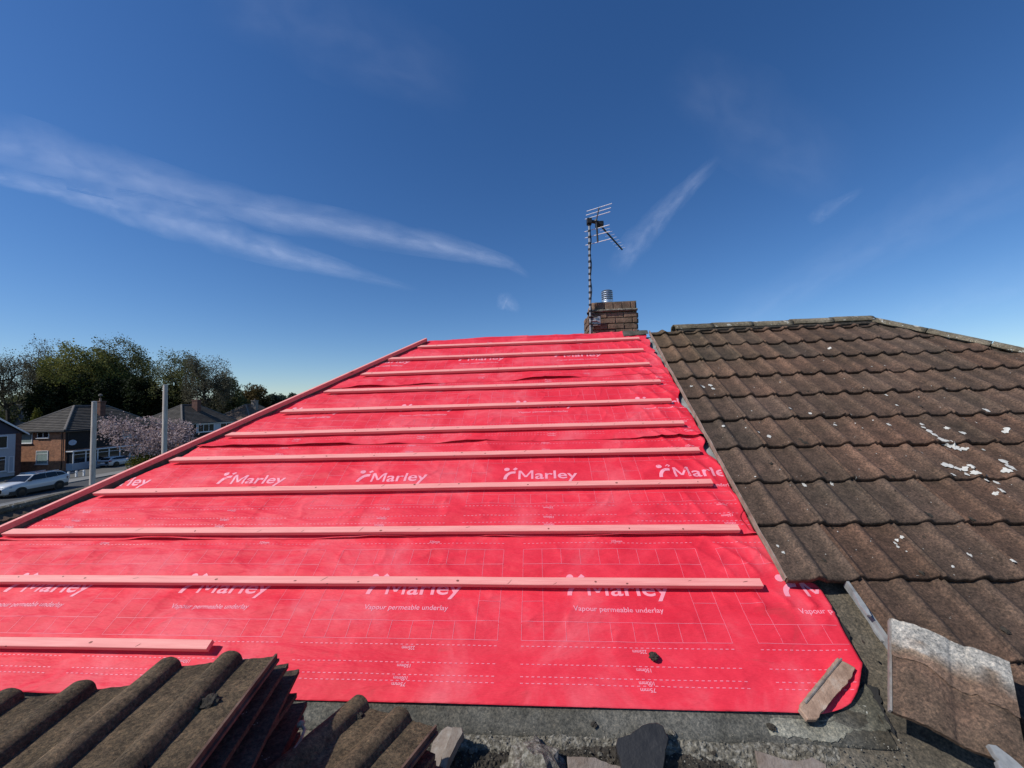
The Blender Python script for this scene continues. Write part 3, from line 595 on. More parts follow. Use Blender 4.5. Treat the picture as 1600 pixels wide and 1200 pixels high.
    if not hatch:
        panel('roof_glass', [(.28, -.58, 1.575), (.28, .58, 1.575), (-.2, .58, 1.642), (-.2, -.58, 1.642)], M['car_glass'], .004); panel('roof_glass', [(-.2, -.56, 1.643), (-.2, .56, 1.643), (-1.2, .54, 1.622), (-1.2, -.54, 1.622)], M['car_glass'], .004)
        for s_ in (1, -1):
            b = MB(); b.tube(W((.2 * kx, s_ * .6 * kw, 1.67 * kz)), W((-1.6 * kx, s_ * .56 * kw, 1.64 * kz)), .022, n=6); b.build('roof_rail', M['metal'], r)
        b = MB(); b.box((-2.05, -.938, .20), (2.05, .938, .50), lambda q: W((q[0] * kx, q[1] * kw, q[2] * kz))); b.build('sill_cladding', M['black'], r)
    b = MB(); b.box((2.24, -.42, .42), (2.30, .42, .60), lambda q: W((q[0] * kx, q[1] * kw, q[2] * kz))); b.build('grille', M['black'], r)
    b = MB(); b.box((-2.31, -.26, .62), (-2.27, .26, .74), lambda q: W((q[0] * kx, q[1] * kw, q[2] * kz))); b.build('number_plate', M['upvc'], r)
    return r
car('suv', 'white suv with dark windows parked at the kerb, nearest of the cars', 'car', (-45.3, 32.2, .004), math.radians(-83), L=5.0, Wd=1.9, Hh=1.78, paint=M['car_white'])
car('hatchback', 'white hatchback parked by the brick house porch, seen from behind', 'car', (-55.6, 48.6, .10), math.radians(96), L=4.3, Wd=1.75, Hh=1.45, paint=M['car_white'], hatch=True)
c3 = at_z(276, 701, 1.4)
car('hatchback', 'silver green car, only its roof showing past the right pole', 'car', (c3[0], c3[1], .004), math.radians(96), L=4.2, Wd=1.72, Hh=1.45, paint=M['car_silver'], hatch=True)

# ================================================================== THE HOUSE BEING REROOFED
VX = lambda S: 1.178 + .034 * (S - 1.26)              # verge line of the old tiles
HX = lambda S: 3.66 + .82 * (4.5 - S)                 # right hip
HL = lambda S: -1.385 - .80 * (4.46 - S)              # left hip
SR = 4.395
house = empty('house', (1.5, 6, 0), 'semi detached house in the foreground whose roof is half brown tiles and half stripped', 'house')
mb = MB(); zE = float(P(0, .62)[2]) - .12; yE = float(P(0, .62)[1])
mb.box((-4.3, .45, 0), (8.0, 8.6, float(P(0, -.2)[2]) - .15)); mb.build('wall', M['brick'], house)
deck = MB()
X_ = lambda X, S, N: P(X, S, N)
pts = [X_(-5.1, -.25, -.09), X_(7.6, -.25, -.09), X_(HX(SR), SR, -.09), X_(HL(SR), SR, -.09)]
back = [np.array([pts[1][0], 9.1, pts[1][2]]), np.array([pts[0][0], 9.1, pts[0][2]])]
hl0 = X_(HL(-.25), -.25, -.09); deck.add([hl0, pts[1], pts[2], pts[3], back[0], np.array([hl0[0], 9.1, hl0[2]])], [(0, 1, 2, 3), (1, 4, 2), (3, 2, 4, 5), (0, 3, 5)])
deck.build('roof_deck', M['timber'], house)
# bituminous felt under everything (uneven)
fx = np.linspace(-2.6, 3.2, 260); fs = np.linspace(-.2, 1.45, 110); FX_, FS_ = np.meshgrid(fx, fs)
def felt_h(X, S):
    return -.032 + .012 * (fb(X * 5, S * 5, 31) - .5) - .0 + .006 * (fb(X * 30, S * 30, 33) - .5)
mb = MB(); mb.grid(P(FX_, FS_, felt_h(FX_, FS_))); mb.build('felt', M['felt'], house, smooth=True)

# old tile courses
TP = .187
def tile_course(X0, X1, Sb, St, N0=.030, N1=.062, seed=0, clipx=None):
    """one course: bottom edge Sb, hidden head St; returns a vertex grid"""
    xs = np.arange(X0, X1, TP / 24); t = (xs - 1.32 - .034 * (Sb - 1.26)) / TP + .5
    tl = np.floor(t / 2 + .25).astype(int); rn = np.random.default_rng(seed); dz = rn.normal(0, .0022, 200)[tl % 200]; ds = rn.normal(0, .004, 200)[tl % 200]; tw = rn.normal(0, .003, 200)[tl % 200]
    fr = (t / 2 + .25) % 1; joint = np.where((fr < .03) | (fr > .985), -.013, 0)
    pr = tile_profile(t % 1, .0265, .47) + joint + tw * (fr - .5)
    rows = []; ss = np.linspace(0, 1, 7)
    for s_ in ss[::-1]:
        S = Sb + ds * (1 - s_) + (St - Sb) * s_; N = N1 + (N0 - N1) * s_ + pr + dz + .0018 * (fb(xs * 40, S * 40, 50) - .5) * 2
        rows.append(P(xs - .0 + .034 * (S - Sb), S, N))
    chips = .004 * (vn(xs * 60, xs * 0 + seed, 52) - .5)
    S = Sb + ds + chips; rows.append(P(xs, S - .004, N1 + pr + dz - .004)); rows.append(P(xs, S - .003, N1 + pr * .80 + dz - .030)); rows.append(P(xs, S + .05, N1 + pr * .80 + dz - .033))
    return xs, np.array(rows)
tf = MB(); TINT = []
def add_course(X0, Sb, seed, X1f=HX):
    St = min(Sb + .41, SR - .02); xs, G = tile_course(X0, 7.4, Sb, St, seed=seed)
    lim = X1f(Sb); lt = X1f(St)
    keep = xs < lim - .02; G = G[:, keep]; xs = xs[keep]
    for r in range(G.shape[0]):   # cut along the hip
        S = (G[r] - CAM) @ ES; G[r][:, 0] = np.minimum(G[r][:, 0], X1f(S) - .02)
    tf.grid(G[::-1])
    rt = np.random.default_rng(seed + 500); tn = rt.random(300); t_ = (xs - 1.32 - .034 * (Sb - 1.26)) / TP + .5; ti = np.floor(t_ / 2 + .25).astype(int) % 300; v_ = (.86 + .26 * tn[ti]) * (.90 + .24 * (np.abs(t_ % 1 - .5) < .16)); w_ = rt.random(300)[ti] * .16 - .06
    old = sstep(2.6, 4.3, Sb) * sstep(3.0, 1.0, xs)
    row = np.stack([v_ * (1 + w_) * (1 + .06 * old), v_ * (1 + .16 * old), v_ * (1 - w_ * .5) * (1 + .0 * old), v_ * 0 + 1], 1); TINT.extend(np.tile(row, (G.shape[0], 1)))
    # closed left end
    c = G[:, 0]; o = P(c[:, 0] * 0 + X0, (c - CAM) @ ES, .022); tf.grid(np.stack([c, o], 1)); TINT.extend(np.tile([[.9, .9, .9, 1]], (2 * len(c), 1)))
for k in range(10):
    Sb = 1.259 + .333 * k
    if Sb < SR - .1: add_course(VX(Sb) , Sb, 70 + k)
add_course(1.452, .905, 91); add_course(1.70, .56, 92); add_course(1.70, .22, 93); add_course(1.7, -.12, 94)
tiles = tf.build('tile_courses', M['tile_field'], house, smooth=True)
ca = tiles.data.color_attributes.new('tint', 'FLOAT_COLOR', 'POINT'); ca.data.foreach_set('color', np.array(TINT, np.float32).ravel())
# droppings on the tiles (fixed patches)
def on_tiles(X, S):
    k = math.floor((S - 1.259) / .333); Sb = 1.259 + .333 * k; f = (S - Sb) / .41; t = (X - 1.32 - .034 * (S - 1.26)) / TP + .5
    return .062 - .032 * f + float(tile_profile(np.array(t % 1), .0265, .47)) + .0035
dm = MB(); rn = random.Random(4)
def splat(x, y, rpx, dm=dm, up=.001):
    X, S = XS(x, y, .06); z = (P(X, S) - CAM) @ CF; r = rpx * .85 * z / FPX; n = 13; ph = rn.random() * 6
    if S > 4.2 or X < VX(S) + .03: return
    vs = []; 
    for k in range(n):
        a = 2 * math.pi * k / n; q = r * (.45 + .65 * rn.random()); xx = X + q * math.cos(a); s2 = S + q * math.sin(a) * 1.3; vs.append((xx, s2))
    c = (X, S); V = [P(c[0], c[1], on_tiles(*c) + up)] + [P(a_, b_, on_tiles(a_, b_)) for a_, b_ in vs]
    dm.add(V, [(0, 1 + k, 1 + (k + 1) % n) for k in range(n)])
for (x, y, r) in [(1445, 666, 4), (1452, 672, 5), (1460, 678, 5), (1470, 686, 7), (1478, 690, 8), (1487, 692, 9), (1494, 695, 8), (1500, 698, 7), (1508, 699, 5), (1482, 703, 5), (1478, 725, 7), (1486, 727, 6), (1498, 732, 6), (1507, 734, 5), (1515, 733, 6), (1510, 741, 4), (1520, 742, 5), (1524, 743, 4), (1390, 661, 4), (1478, 672, 4), (1505, 675, 5), (1570, 675, 4), (1572, 673, 4), (1541, 641, 5), (1506, 655, 5), (1538, 699, 3), (1570, 720, 7), (1582, 731, 6), (1577, 728, 6), (1570, 739, 6), (1560, 750, 4), (1488, 742, 4), (1540, 745, 3), (1541, 752, 3), (1556, 771, 4), (1563, 769, 5), (1440, 709, 3), (1441, 660, 4), (1235, 642, 4), (1258, 754, 5), (1301, 752, 4), (1402, 842, 3), (1408, 841, 3), (1400, 846, 3), (1404, 852, 3), (1516, 866, 4), (1489, 885, 3), (1225, 862, 3), (1216, 851, 3), (1098, 603, 5), (1110, 600, 4), (1114, 606, 4), (1080, 602, 3), (1386, 614, 3), (1296, 545, 3), (1306, 661, 3), (1202, 681, 4), (1185, 674, 3), (1265, 646, 3), (1130, 668, 3), (1328, 648, 3), (1402, 632, 3), (1579, 882, 4)]: splat(x, y, r)
for _ in range(130):
    splat(rn.uniform(1060, 1600), rn.uniform(540, 900), rn.choice((.45, .6, .7, .9, 1.3)))
mo = MB()
for (x, y, r) in [(1452, 805, 7), (1446, 802, 4), (1519, 813, 6), (1257, 692, 6), (1250, 686, 4), (1376, 735, 5), (1290, 738, 4), (1205, 725, 3), (1437, 638, 5), (1573, 985, 7), (1220, 875, 5), (1225, 880, 4), (1288, 874, 4), (1446, 836, 3), (1440, 895, 5), (1300, 555, 4), (1262, 612, 3), (1395, 745, 4), (1175, 800, 5), (1170, 806, 5), (1345, 700, 3), (1530, 590, 4), (1345, 1010, 3)]: splat(x, y, r, mo, .008)
tag(mo.build('moss', M['soil'], house), kind='stuff')
M['coat'] = m_tile('mortar coated tile head', (.20, .195, .175), (.33, .33, .31), (.46, .46, .44), .97, .6, tint=True)
M['droppings'] = mat('dry white lichen', [(.42, .41, .37), (.62, .61, .57)], 30, .95, 200, .4, .002)
tag(dm.build('lichen', M['droppings'], house), kind='stuff')

# ridge and hip caps
def cap(a, b, r, name='ridge_cap', up=None, seed=0, sag=.75):
    a = np.array(a, float); b = np.array(b, float); d = b - a; L = np.linalg.norm(d); d /= L; u = np.cross(d, (0, 0, 1.0)); u /= np.linalg.norm(u); w = np.cross(u, d)
    rn_ = np.random.default_rng(seed); m_ = MB(); rows = []
    th = np.linspace(-math.pi * .47, math.pi * .47, 17)
    for k in range(9):
        t = k / 8; q = a + d * L * t; rr = r * (1.03 - .03 * t)
        rows.append([q + u * math.sin(x) * rr + w * (math.cos(x) * rr * sag) + rn_.normal(0, .0012, 3) for x in th])
    for k in range(8, -1, -4):
        t = k / 8; q = a + d * L * t; rr = r * (1.03 - .03 * t) - .016
        rows.append([q + u * math.sin(x) * rr + w * (math.cos(x) * rr * sag - .01) for x in th])
    rows.append(rows[0]); m_.grid(np.array(rows), flip=True); return m_.build(name, M['ridge'], house, smooth=True)
A0 = P(1.56, SR, .034); A1 = P(HX(SR) - .02, SR, .034); n = 5
for k in range(n):
    a = A0 + (A1 - A0) * k / n; b = A0 + (A1 - A0) * (k + 1) / n - (.006, 0, 0); dz = np.array([0, 0, (.0, .004, -.003, .006, .012)[k]])
    cap(a + dz - (0, 0, .006), b + dz - (0, 0, .006), .094, 'ridge_cap', seed=k)
B0 = P(HX(SR) + .0, SR, .032); B1 = P(HX(1.2), 1.2, .032); n = 9
for k in range(n):
    a = B0 + (B1 - B0) * k / n; b = B0 + (B1 - B0) * ((k + 1) / n - .002); cap(a, b, .108, 'hip_cap', seed=20 + k, sag=.55)
# bedding mortar beneath ridge and hip
def lumpy(a, b, r, name, m, parent, seed=0, n=60, label=None):
    a = np.array(a, float); b = np.array(b, float); d = b - a; L = np.linalg.norm(d); d /= L; u = np.cross(d, (0, 0, 1.0)); u /= np.linalg.norm(u); w = np.cross(u, d); rows = []
    for k in range(n):
        q = a + d * L * k / (n - 1); rows.append([q + u * math.cos(x) * r * (1 + .5 * float(fb(k * .7, i * .9, seed) - .5)) + w * math.sin(x) * r * (.8 + .6 * float(fb(k * .6 + 9, i * .8, seed) - .5)) for i, x in enumerate(np.linspace(0, 2 * math.pi, 12))])
    m_ = MB(); m_.grid(np.array(rows)); return m_.build(name, m, parent, smooth=True)
lumpy(P(1.58, SR - .07, .048), P(HX(SR) + .02, SR - .07, .048), .036, 'bedding_mortar', M['soil'], house, 5)
lumpy(P(HX(SR) - .06, SR - .1, .03), P(HX(1.2) - .09, 1.2, .03), .03, 'bedding_mortar', M['tile2'], house, 6)
# verge undercloak, grey strip
mb = MB(); ss = np.linspace(1.262, SR - .02, 60)
def ribbon3(f0, f1, n0, n1, ss, wob=0):
    rows = []
    for s_ in ss:
        w_ = wob * (float(vn(s_ * 9, 3, 8)) - .5); rows.append([P(f0(s_) + w_, s_, n0), P(f0(s_) + w_, s_, n1), P(f1(s_) + w_, s_, n1), P(f1(s_) + w_, s_, n0)])
    return np.array(rows)
mb.grid(ribbon3(lambda s: VX(s) - .010, lambda s: VX(s) + .004, .028, .036, ss, .004)); mb.grid(ribbon3(lambda s: VX(s) - .006, lambda s: VX(s) + .0, .038, .056, ss, .006)); mb.build('undercloak', M['undercloak'], house)
mb = MB(); mb.grid(ribbon3(lambda s: VX(s) - .12, lambda s: VX(s) + .06, -.040, -.030, ss)); mb.build('valley_strip', M['zinc'], house)
mb = MB(); s2 = np.linspace(.91, 1.25, 12); mb.grid(ribbon3(lambda s: 1.440 + .02 * (s - .9), lambda s: 1.452 + .02 * (s - .9), .012, .052, s2)); mb.build('undercloak', M['zinc'], house)
# chimney
cx0, cx1, cy0, cy1 = .615, 1.235, 4.95, 5.56
zc = lambda v: EYE + v
def bricks(mb, x0, x1, y0, y1, z0, z1, bw=.205, bh=.062, gap=.011, off=0, seed=0, jit=.004):
    rn_ = random.Random(seed); nz = max(1, round((z1 - z0) / (bh + gap))); bhh = (z1 - z0) / nz - gap
    for i in range(nz):
        za = z0 + i * (bhh + gap)
        for (xa, xb, fy, ax) in ((x0, x1, y0, 0), (x0, x1, y1, 0), (y0, y1, x0, 1), (y0, y1, x1, 1)):
            t = xa - (bw / 2 if (i + off) % 2 else 0)
            while t < xb - .01:
                a_, b__ = max(t, xa), min(t + bw - gap, xb)
                if b__ - a_ > .02:
                    o_ = rn_.uniform(-jit, jit); dd = .03
                    if ax == 0: lo, hi = (a_, fy - dd + o_, za), (b__, fy + dd + o_, za + bhh)
                    else: lo, hi = (fy - dd + o_, a_ + .031, za + .0007), (fy + dd + o_, b__ - .031 if b__ > xb - .04 else b__, za + bhh - .0007)
                    if hi[1] - lo[1] > .01: mb.box(lo, hi)
                t += bw
M['chim_brick'] = mat('sooty brown chimney brick', [(.085, .058, .038), (.18, .115, .078), (.28, .18, .125)], 9, .95, 70, .8, .008)
M['chim_mortar'] = mat('weathered chimney mortar', [(.10, .09, .075), (.22, .20, .165)], 20, .95, 80, .8, .006)
ch = MB(); bricks(ch, cx0 + .03, cx1 - .03, cy0 + .03, cy1 - .03, zc(.62), zc(1.115), seed=1, jit=.009); cho = ch.build('chimney', M['chim_brick'], house, bevel=.004)
ch = MB(); ch.box((cx0 + .022, cy0 + .022, zc(.3)), (cx1 - .022, cy1 - .022, zc(1.13))); ch.build('chimney_core', M['chim_mortar'], cho)
ch = MB(); bricks(ch, .72, 1.20, cy0 + .05, cy1 - .05, zc(1.142), zc(1.252), bw=.108, bh=.1, seed=3); ch.build('crown_course', M['chim_brick'], cho, bevel=.004)
ch = MB(); ch.box((.705, cy0 + .035, zc(1.131)), (1.215, cy1 - .035, zc(1.25))); ch.build('chimney_core', M['chim_mortar'], cho)
lumpy((.66, cy0 + .0, zc(1.132)), (1.215, cy0 + .0, zc(1.132)), .022, 'flaunching', M['mortar'], cho, 7, 40)
lumpy((.645, cy0 + .03, zc(1.10)), (.70, cy0 + .06, zc(1.225)), .055, 'flaunching', M['chim_brick'], cho, 8, 14)
lumpy((.665, cy0 + .01, zc(1.02)), (.70, cy0 - .01, zc(.93)), .035, 'flaunching', M['chim_mortar'], cho, 9, 12)
lumpy((.605, cy0 + .03, zc(.72)), (.605, cy0 + .03, zc(1.0)), .04, 'flaunching', M['chim_brick'], cho, 10, 20)
ch = MB(); f0 = np.array([.885, 5.12, zc(1.25)]); ch.lathe(f0, [(.085, 0), (.085, .02), (.066, .03), (.066, .17), (.05, .182)], 24); 
for k in range(5): ch.lathe(f0 + (0, 0, .045 + k * .026), [(.066, 0), (.073, .004), (.073, .010), (.066, .014)], 24)
ch.build('flue_pipe', M['metal'], cho, smooth=False)
ch = MB()
for k in range(5): ch.lathe(f0 + (0, 0, .060 + k * .026), [(.068, 0), (.068, .009)], 24)
ch.build('flue_slots', M['black'], cho)
mb = MB(); mb.grid(np.array([[P(.98, 4.34, .012), P(1.27, 4.36, .02)], [P(.98, 4.42, .035), P(1.27, 4.42, .04)], [P(.98, 4.52, .0), P(1.27, 4.52, .0)]])); mb.build('ridge_slip', M['lead'], house)

# ================================================================== AERIAL
ae = empty('tv_aerial', (.64, 4.9, zc(.78)), 'television aerial with silver rods on a black banded mast strapped to the chimney', 'aerial')
m0 = np.array([.625, 4.9, zc(.78)]); m1 = np.array([.665, 4.9, zc(2.27)])
m_ = MB(); m_.tube(m0, m1, .0125, n=10); m_.build('mast', M['mast'], ae)
m_ = MB(); rn = random.Random(2)
for k in range(17):
    t = .12 + k * .052; q = m0 + (m1 - m0) * t; m_.tube(q, q + (0, 0, .022), .019, n=8)
pv = None
for k in range(60):
    t = k / 60; q = m0 + (m1 - m0) * t + np.array([math.cos(k * .5) * .006 + .016, math.sin(k * .5) * .016, 0])
    if pv is not None: m_.tube(pv, q, .006, n=5, caps=False)
    pv = q
m_.build('cable', M['black'], ae)
b0 = np.array([.75, 4.88, zc(2.245)]); b1 = np.array([1.235, 5.75, zc(2.20)]); bd = b1 - b0; bl = np.linalg.norm(bd); bd /= bl; rd_ = np.cross(bd, (0, 0, 1.0)); rd_ /= np.linalg.norm(rd_)
m_ = MB(); m_.tube(b0 - bd * .03, b1, .012, n=6); m_.build('boom', M['black'], ae)
m_ = MB(); m_.tube(m1 - (.02, 0, .01), b0 + (.03, .02, -.01), .022, n=8); m_.box((m1[0] - .03, 4.86, m1[2] - .05), (m1[0] + .03, 4.94, m1[2] + .015)); m_.build('clamp', M['black'], ae, bevel=.004)
m_ = MB(); q = b0 + bd * .10; m_.box(q - (.05, .04, .03), q + (.05, .04, .03)); m_.build('dipole_box', M['black'], ae, bevel=.01)
for k in range(9):
    q = b0 + bd * (.2 + (bl - .22) * k / 8); hl_ = .07 - .002 * k; m_ = MB(); m_.tube(q - rd_ * hl_ + (0, 0, .012), q + rd_ * hl_ + (0, 0, .012), .0020, n=5); m_.build('director_rod', M['rod'], ae)
up1 = b0 + np.array([.035, -.03, .155]); lo1 = b0 + np.array([.01, .02, -.26])
m_ = MB(); m_.tube(b0, up1, .008, n=6); m_.tube(b0, lo1, .012, n=6); m_.build('reflector_arm', M['black'], ae)
for a, e_, ts in ((b0, up1, (.4, .7, 1.0)), (b0, lo1, (.35, .65, 1.0))):
    for t in ts:
        q = a + (e_ - a) * t; m_ = MB(); m_.tube(q - rd_ * .162, q + rd_ * .162, .0042, n=6); m_.build('reflector_rod', M['rod'], ae)
m_ = MB(); zb = zc(1.0); m_.box((.655, 4.895, zb - .06), (.755, 4.905, zb + .055)); m_.tube((.62, 4.9, zb), (.70, 4.885, zb), .012, n=6); m_.tube((.66, 4.89, zb + .03), (.74, 4.88, zb - .02), .008, n=6); m_.build('bracket', M['mast'], ae, bevel=.003)
m_ = MB()
for z_ in (-.045, .045): m_.tube((.61, 4.875, zc(1.0) + z_), (.72, 4.885, zc(1.0) + z_), .006, n=5)
m_.tube((.64, 4.89, zc(1.09)), (.76, 4.9, zc(1.07)), .006, n=5); m_.tube((.72, 4.89, zc(.95)), (.86, 4.91, zc(.97)), .006, n=5); m_.tube((.65, 4.89, zc(.95)), (.645, 4.88, zc(.78)), .007, n=5); m_.build('strap_bolt', M['black'], ae)

# ================================================================== RED UNDERLAY SHEETS
BAT = [S0 + GA * k for k in range(11)]         # lower edges of the battens
def common(X, S):
    f = np.abs(np.sin(math.pi * (S - (S0 + .022)) / GA)); amp = .22 + .78 * f
    h = .012 * fb(X * 2.2, S * 7, 1) + .005 * fb(X * 7, S * 16, 4) + .0022 * fb(X * 3, S * 60, 6, 2)
    cr = (1 - np.abs(2 * fb(X * 1.7 + S * .9, S * 4.2 + X * .35, 90, 3) - 1)) ** 14 * .0042 + (1 - np.abs(2 * fb(X * 3.1 - S * 1.4 + 5, S * 5.5, 94, 2) - 1)) ** 16 * .003
    h = h + cr
    rr = sstep(.55, 1.15, X) * (S > 1.15); fold = np.abs(np.sin((X * 1.1 + S * .55) * 21 + 3.0 * fb(X * 3, S * 3, 9)))
    h2 = .016 * rr * (1 - fold) ** 1.5 + .010 * rr * fb(X * 9, S * 5, 12)
    lowf = sstep(1.2, .8, S)
    return -.014 + 1.45 * amp * h * (1 - .35 * lowf) + h2 * f * .9 + .003 * lowf
E_ = [.732, 1.556, 2.440, 3.400]               # lower edges of the four sheets
TILT = [0, .004, 0.0, .022]
def edge_S(n, X):
    return E_[n] + TILT[n] * X + .006 * (vn(X * 3, n * 5.0, 20) - .5) * (n > 0) + .012 * (fb(X * 1.2, n * 3.0, 22) - .5) * (n > 0)
def xmax(n, S):
    S = np.asarray(S, float)
    if n == 0:
        a = np.interp(S, [.73, .745, .765, .80, .83, .87, .905, 1.0, 1.226, 1.27, 1.32, 1.5, 1.8], [1.04, 1.115, 1.168, 1.212, 1.240, 1.272, 1.303, 1.318, 1.342, 1.34, 1.22, 1.195, 1.19]); return a
    return 1.180 + .030 * (S - 1.26) - .055 * sstep(.52, .75, fb(S * 3.1, S * 0 + n * 7.0, 24)) + .010 * (vn(S * 9, S * 0 + n, 26) - .5)
def xmin(n, S):
    S = np.asarray(S, float); return HL(S) + .160 - .115 * sstep(2.3, 3.0, S) + .03 * (fb(S * 3, S * 0 + n * 4.0, 27) - .5) - .06 * sstep(1.7, .9, S)
def sheet_h(n, X, S):
    e = edge_S(n, X); d = S - e
    lift = .0 if n == 0 else .028
    cur = lift * np.exp(-np.maximum(d, 0) / .035) * sstep(.35, .8, fb(X * 1.7, X * 0 + n * 9, 29))
    if n == 0: cur = .030 * sstep(1.12, 1.33, X) * sstep(1.08, .82, S)
    return common(X, S) + .0022 * n + cur
M_s = M['sheet']
names = ['lowest red underlay sheet, with a rounded loose corner at the eaves',
         'second red underlay sheet up from the eaves, the one with whole unobscured logos',
         'third red underlay sheet up, its logo row half under a batten', 'top red underlay sheet folded over the ridge']
sheets = []
for n in range(4):
    top = 1.02 if n < 3 else SR + .03 - E_[3]
    nr_, nc_ = 118, 560; v = np.linspace(0, 1, nr_) ** 1.0; uu = np.linspace(0, 1, nc_)
    G = np.zeros((nr_, nc_, 3))
    for i, a in enumerate(v):
        Sg = E_[n] + a * top; x0, x1 = float(xmin(n, Sg)), float(xmax(n, Sg)); X = x0 + (x1 - x0) * uu
        S = edge_S(n, X) * (1 - a) + (E_[n] + top) * a; G[i] = P(X, S, sheet_h(n, X, S))
    m_ = MB(); m_.grid(G)
    if n == 3:                                   # fold over the ridge, crumpled
        last = G[-1]; k_ = np.linspace(0, 1, nc_); Xl = last[:, 0]
        wv = .030 * fb(Xl * 2.2, Xl * 0, 41) * sstep(-1.3, -.6, Xl); r1 = last + np.stack([Xl * 0, .03 + Xl * 0, .012 + wv], 1); r2 = last + np.stack([Xl * 0, .10 + Xl * 0, -.02 + wv * .3], 1); r3 = last + np.stack([Xl * 0, .24 + Xl * 0, -.12 + Xl * 0], 1)
        m_.grid(np.stack([last, r1, r2, r3]))
    r = empty('underlay_sheet', P((x0 + x1) / 2, E_[n], 0), names[n], 'roofing underlay', 'red underlay sheets')
    so_ = m_.build('membrane', M_s, r, smooth=True); sd = so_.modifiers.new('solid', 'SOLIDIFY'); sd.thickness = .0009; sd.offset = -1
    sheets.append(r)

# ---- printing
def PS(n, X, S, o=.0013): X = np.asarray(X, float); S = np.asarray(S, float); return P(X, S, sheet_h(n, X, S) + o)
class Pr:
    def __init__(s, n): s.n = n; s.mb = MB()
    def ok(s, X, S): return bool(np.all((X < xmax(s.n, S) - .006) & (X > xmin(s.n, S) + .006) & (S > edge_S(s.n, X) + .004) & (S < SR)))
    def quad(s, X, S):
        X = np.array(X); S = np.array(S)
        if s.ok(X, S): s.mb.add(PS(s.n, X, S), [(0, 1, 2, 3)])
    def hline(s, xa, xb, S, w=.0016):
        k = max(1, int((xb - xa) / .014)); t = np.linspace(xa, xb, k + 1)
        for a, b in zip(t[:-1], t[1:]): s.quad([a, b, b, a], [S, S, S + w, S + w])
    def vline(s, X, sa, sb, w=.0016):
        k = max(1, int((sb - sa) / .014)); t = np.linspace(sa, sb, k + 1)
        for a, b in zip(t[:-1], t[1:]): s.quad([X, X + w, X + w, X], [a, a, b, b])
    def dash(s, xa, xb, S, w=.0034, per=.0245, on=.0125):
        x = xa
        while x < xb: s.quad([x, x + on, x + on, x], [S, S, S + w, S + w]); x += per
_tc = {}
def text_mesh(txt, size, off, cut=.013):
    key = (txt, size, off)
    if key in _tc: return _tc[key]
    cu = bpy.data.curves.new('text', 'FONT'); cu.body = txt; cu.size = size; cu.offset = off; cu.resolution_u = 4
    ob = bpy.data.objects.new('text', cu); COL.objects.link(ob); bpy.context.view_layer.update()
    dg = bpy.context.evaluated_depsgraph_get(); me = bpy.data.meshes.new_from_object(ob.evaluated_get(dg)); bm = bmesh.new(); bm.from_mesh(me)
    xs = [v.co.x for v in bm.verts]; ys = [v.co.y for v in bm.verts]
    for ax, lo, hi in ((0, min(xs), max(xs)), (1, min(ys), max(ys))):
        c = lo + cut
        while c < hi:
            co = [0, 0, 0]; no = [0, 0, 0]; co[ax] = c; no[ax] = 1
            bmesh.ops.bisect_plane(bm, geom=bm.verts[:] + bm.edges[:] + bm.faces[:], plane_co=co, plane_no=no); c += cut
    bmesh.ops.triangulate(bm, faces=bm.faces[:])
    V = np.array([v.co[:2] for v in bm.verts]); F = [tuple(v.index for v in f.verts) for f in bm.faces]; bm.free()
    bpy.data.objects.remove(ob); bpy.data.curves.remove(cu); bpy.data.meshes.remove(me)
    V[:, 0] -= V[:, 0].min(); _tc[key] = (V, F); return V, F
def put_text(pr, txt, x, s, width, height, off=0.0, rot=False, o=.0013):
    V, F = text_mesh(txt, 1.0, off, .12); V = V.copy(); V[:, 0] *= width / V[:, 0].max(); V[:, 1] *= height
    if rot: V = -V; V[:, 0] += width
    X = V[:, 0] + x; S = V[:, 1] + s; okv = (X < xmax(pr.n, S) - .005) & (X > xmin(pr.n, S) + .005) & (S < SR)
    if not okv.any(): return
    F = [f for f in F if all(okv[i] for i in f)]; pr.mb.add(PS(pr.n, X, S, o), F)
PER = 1.056; PH = [-.130, -.510, -.459, -.075]
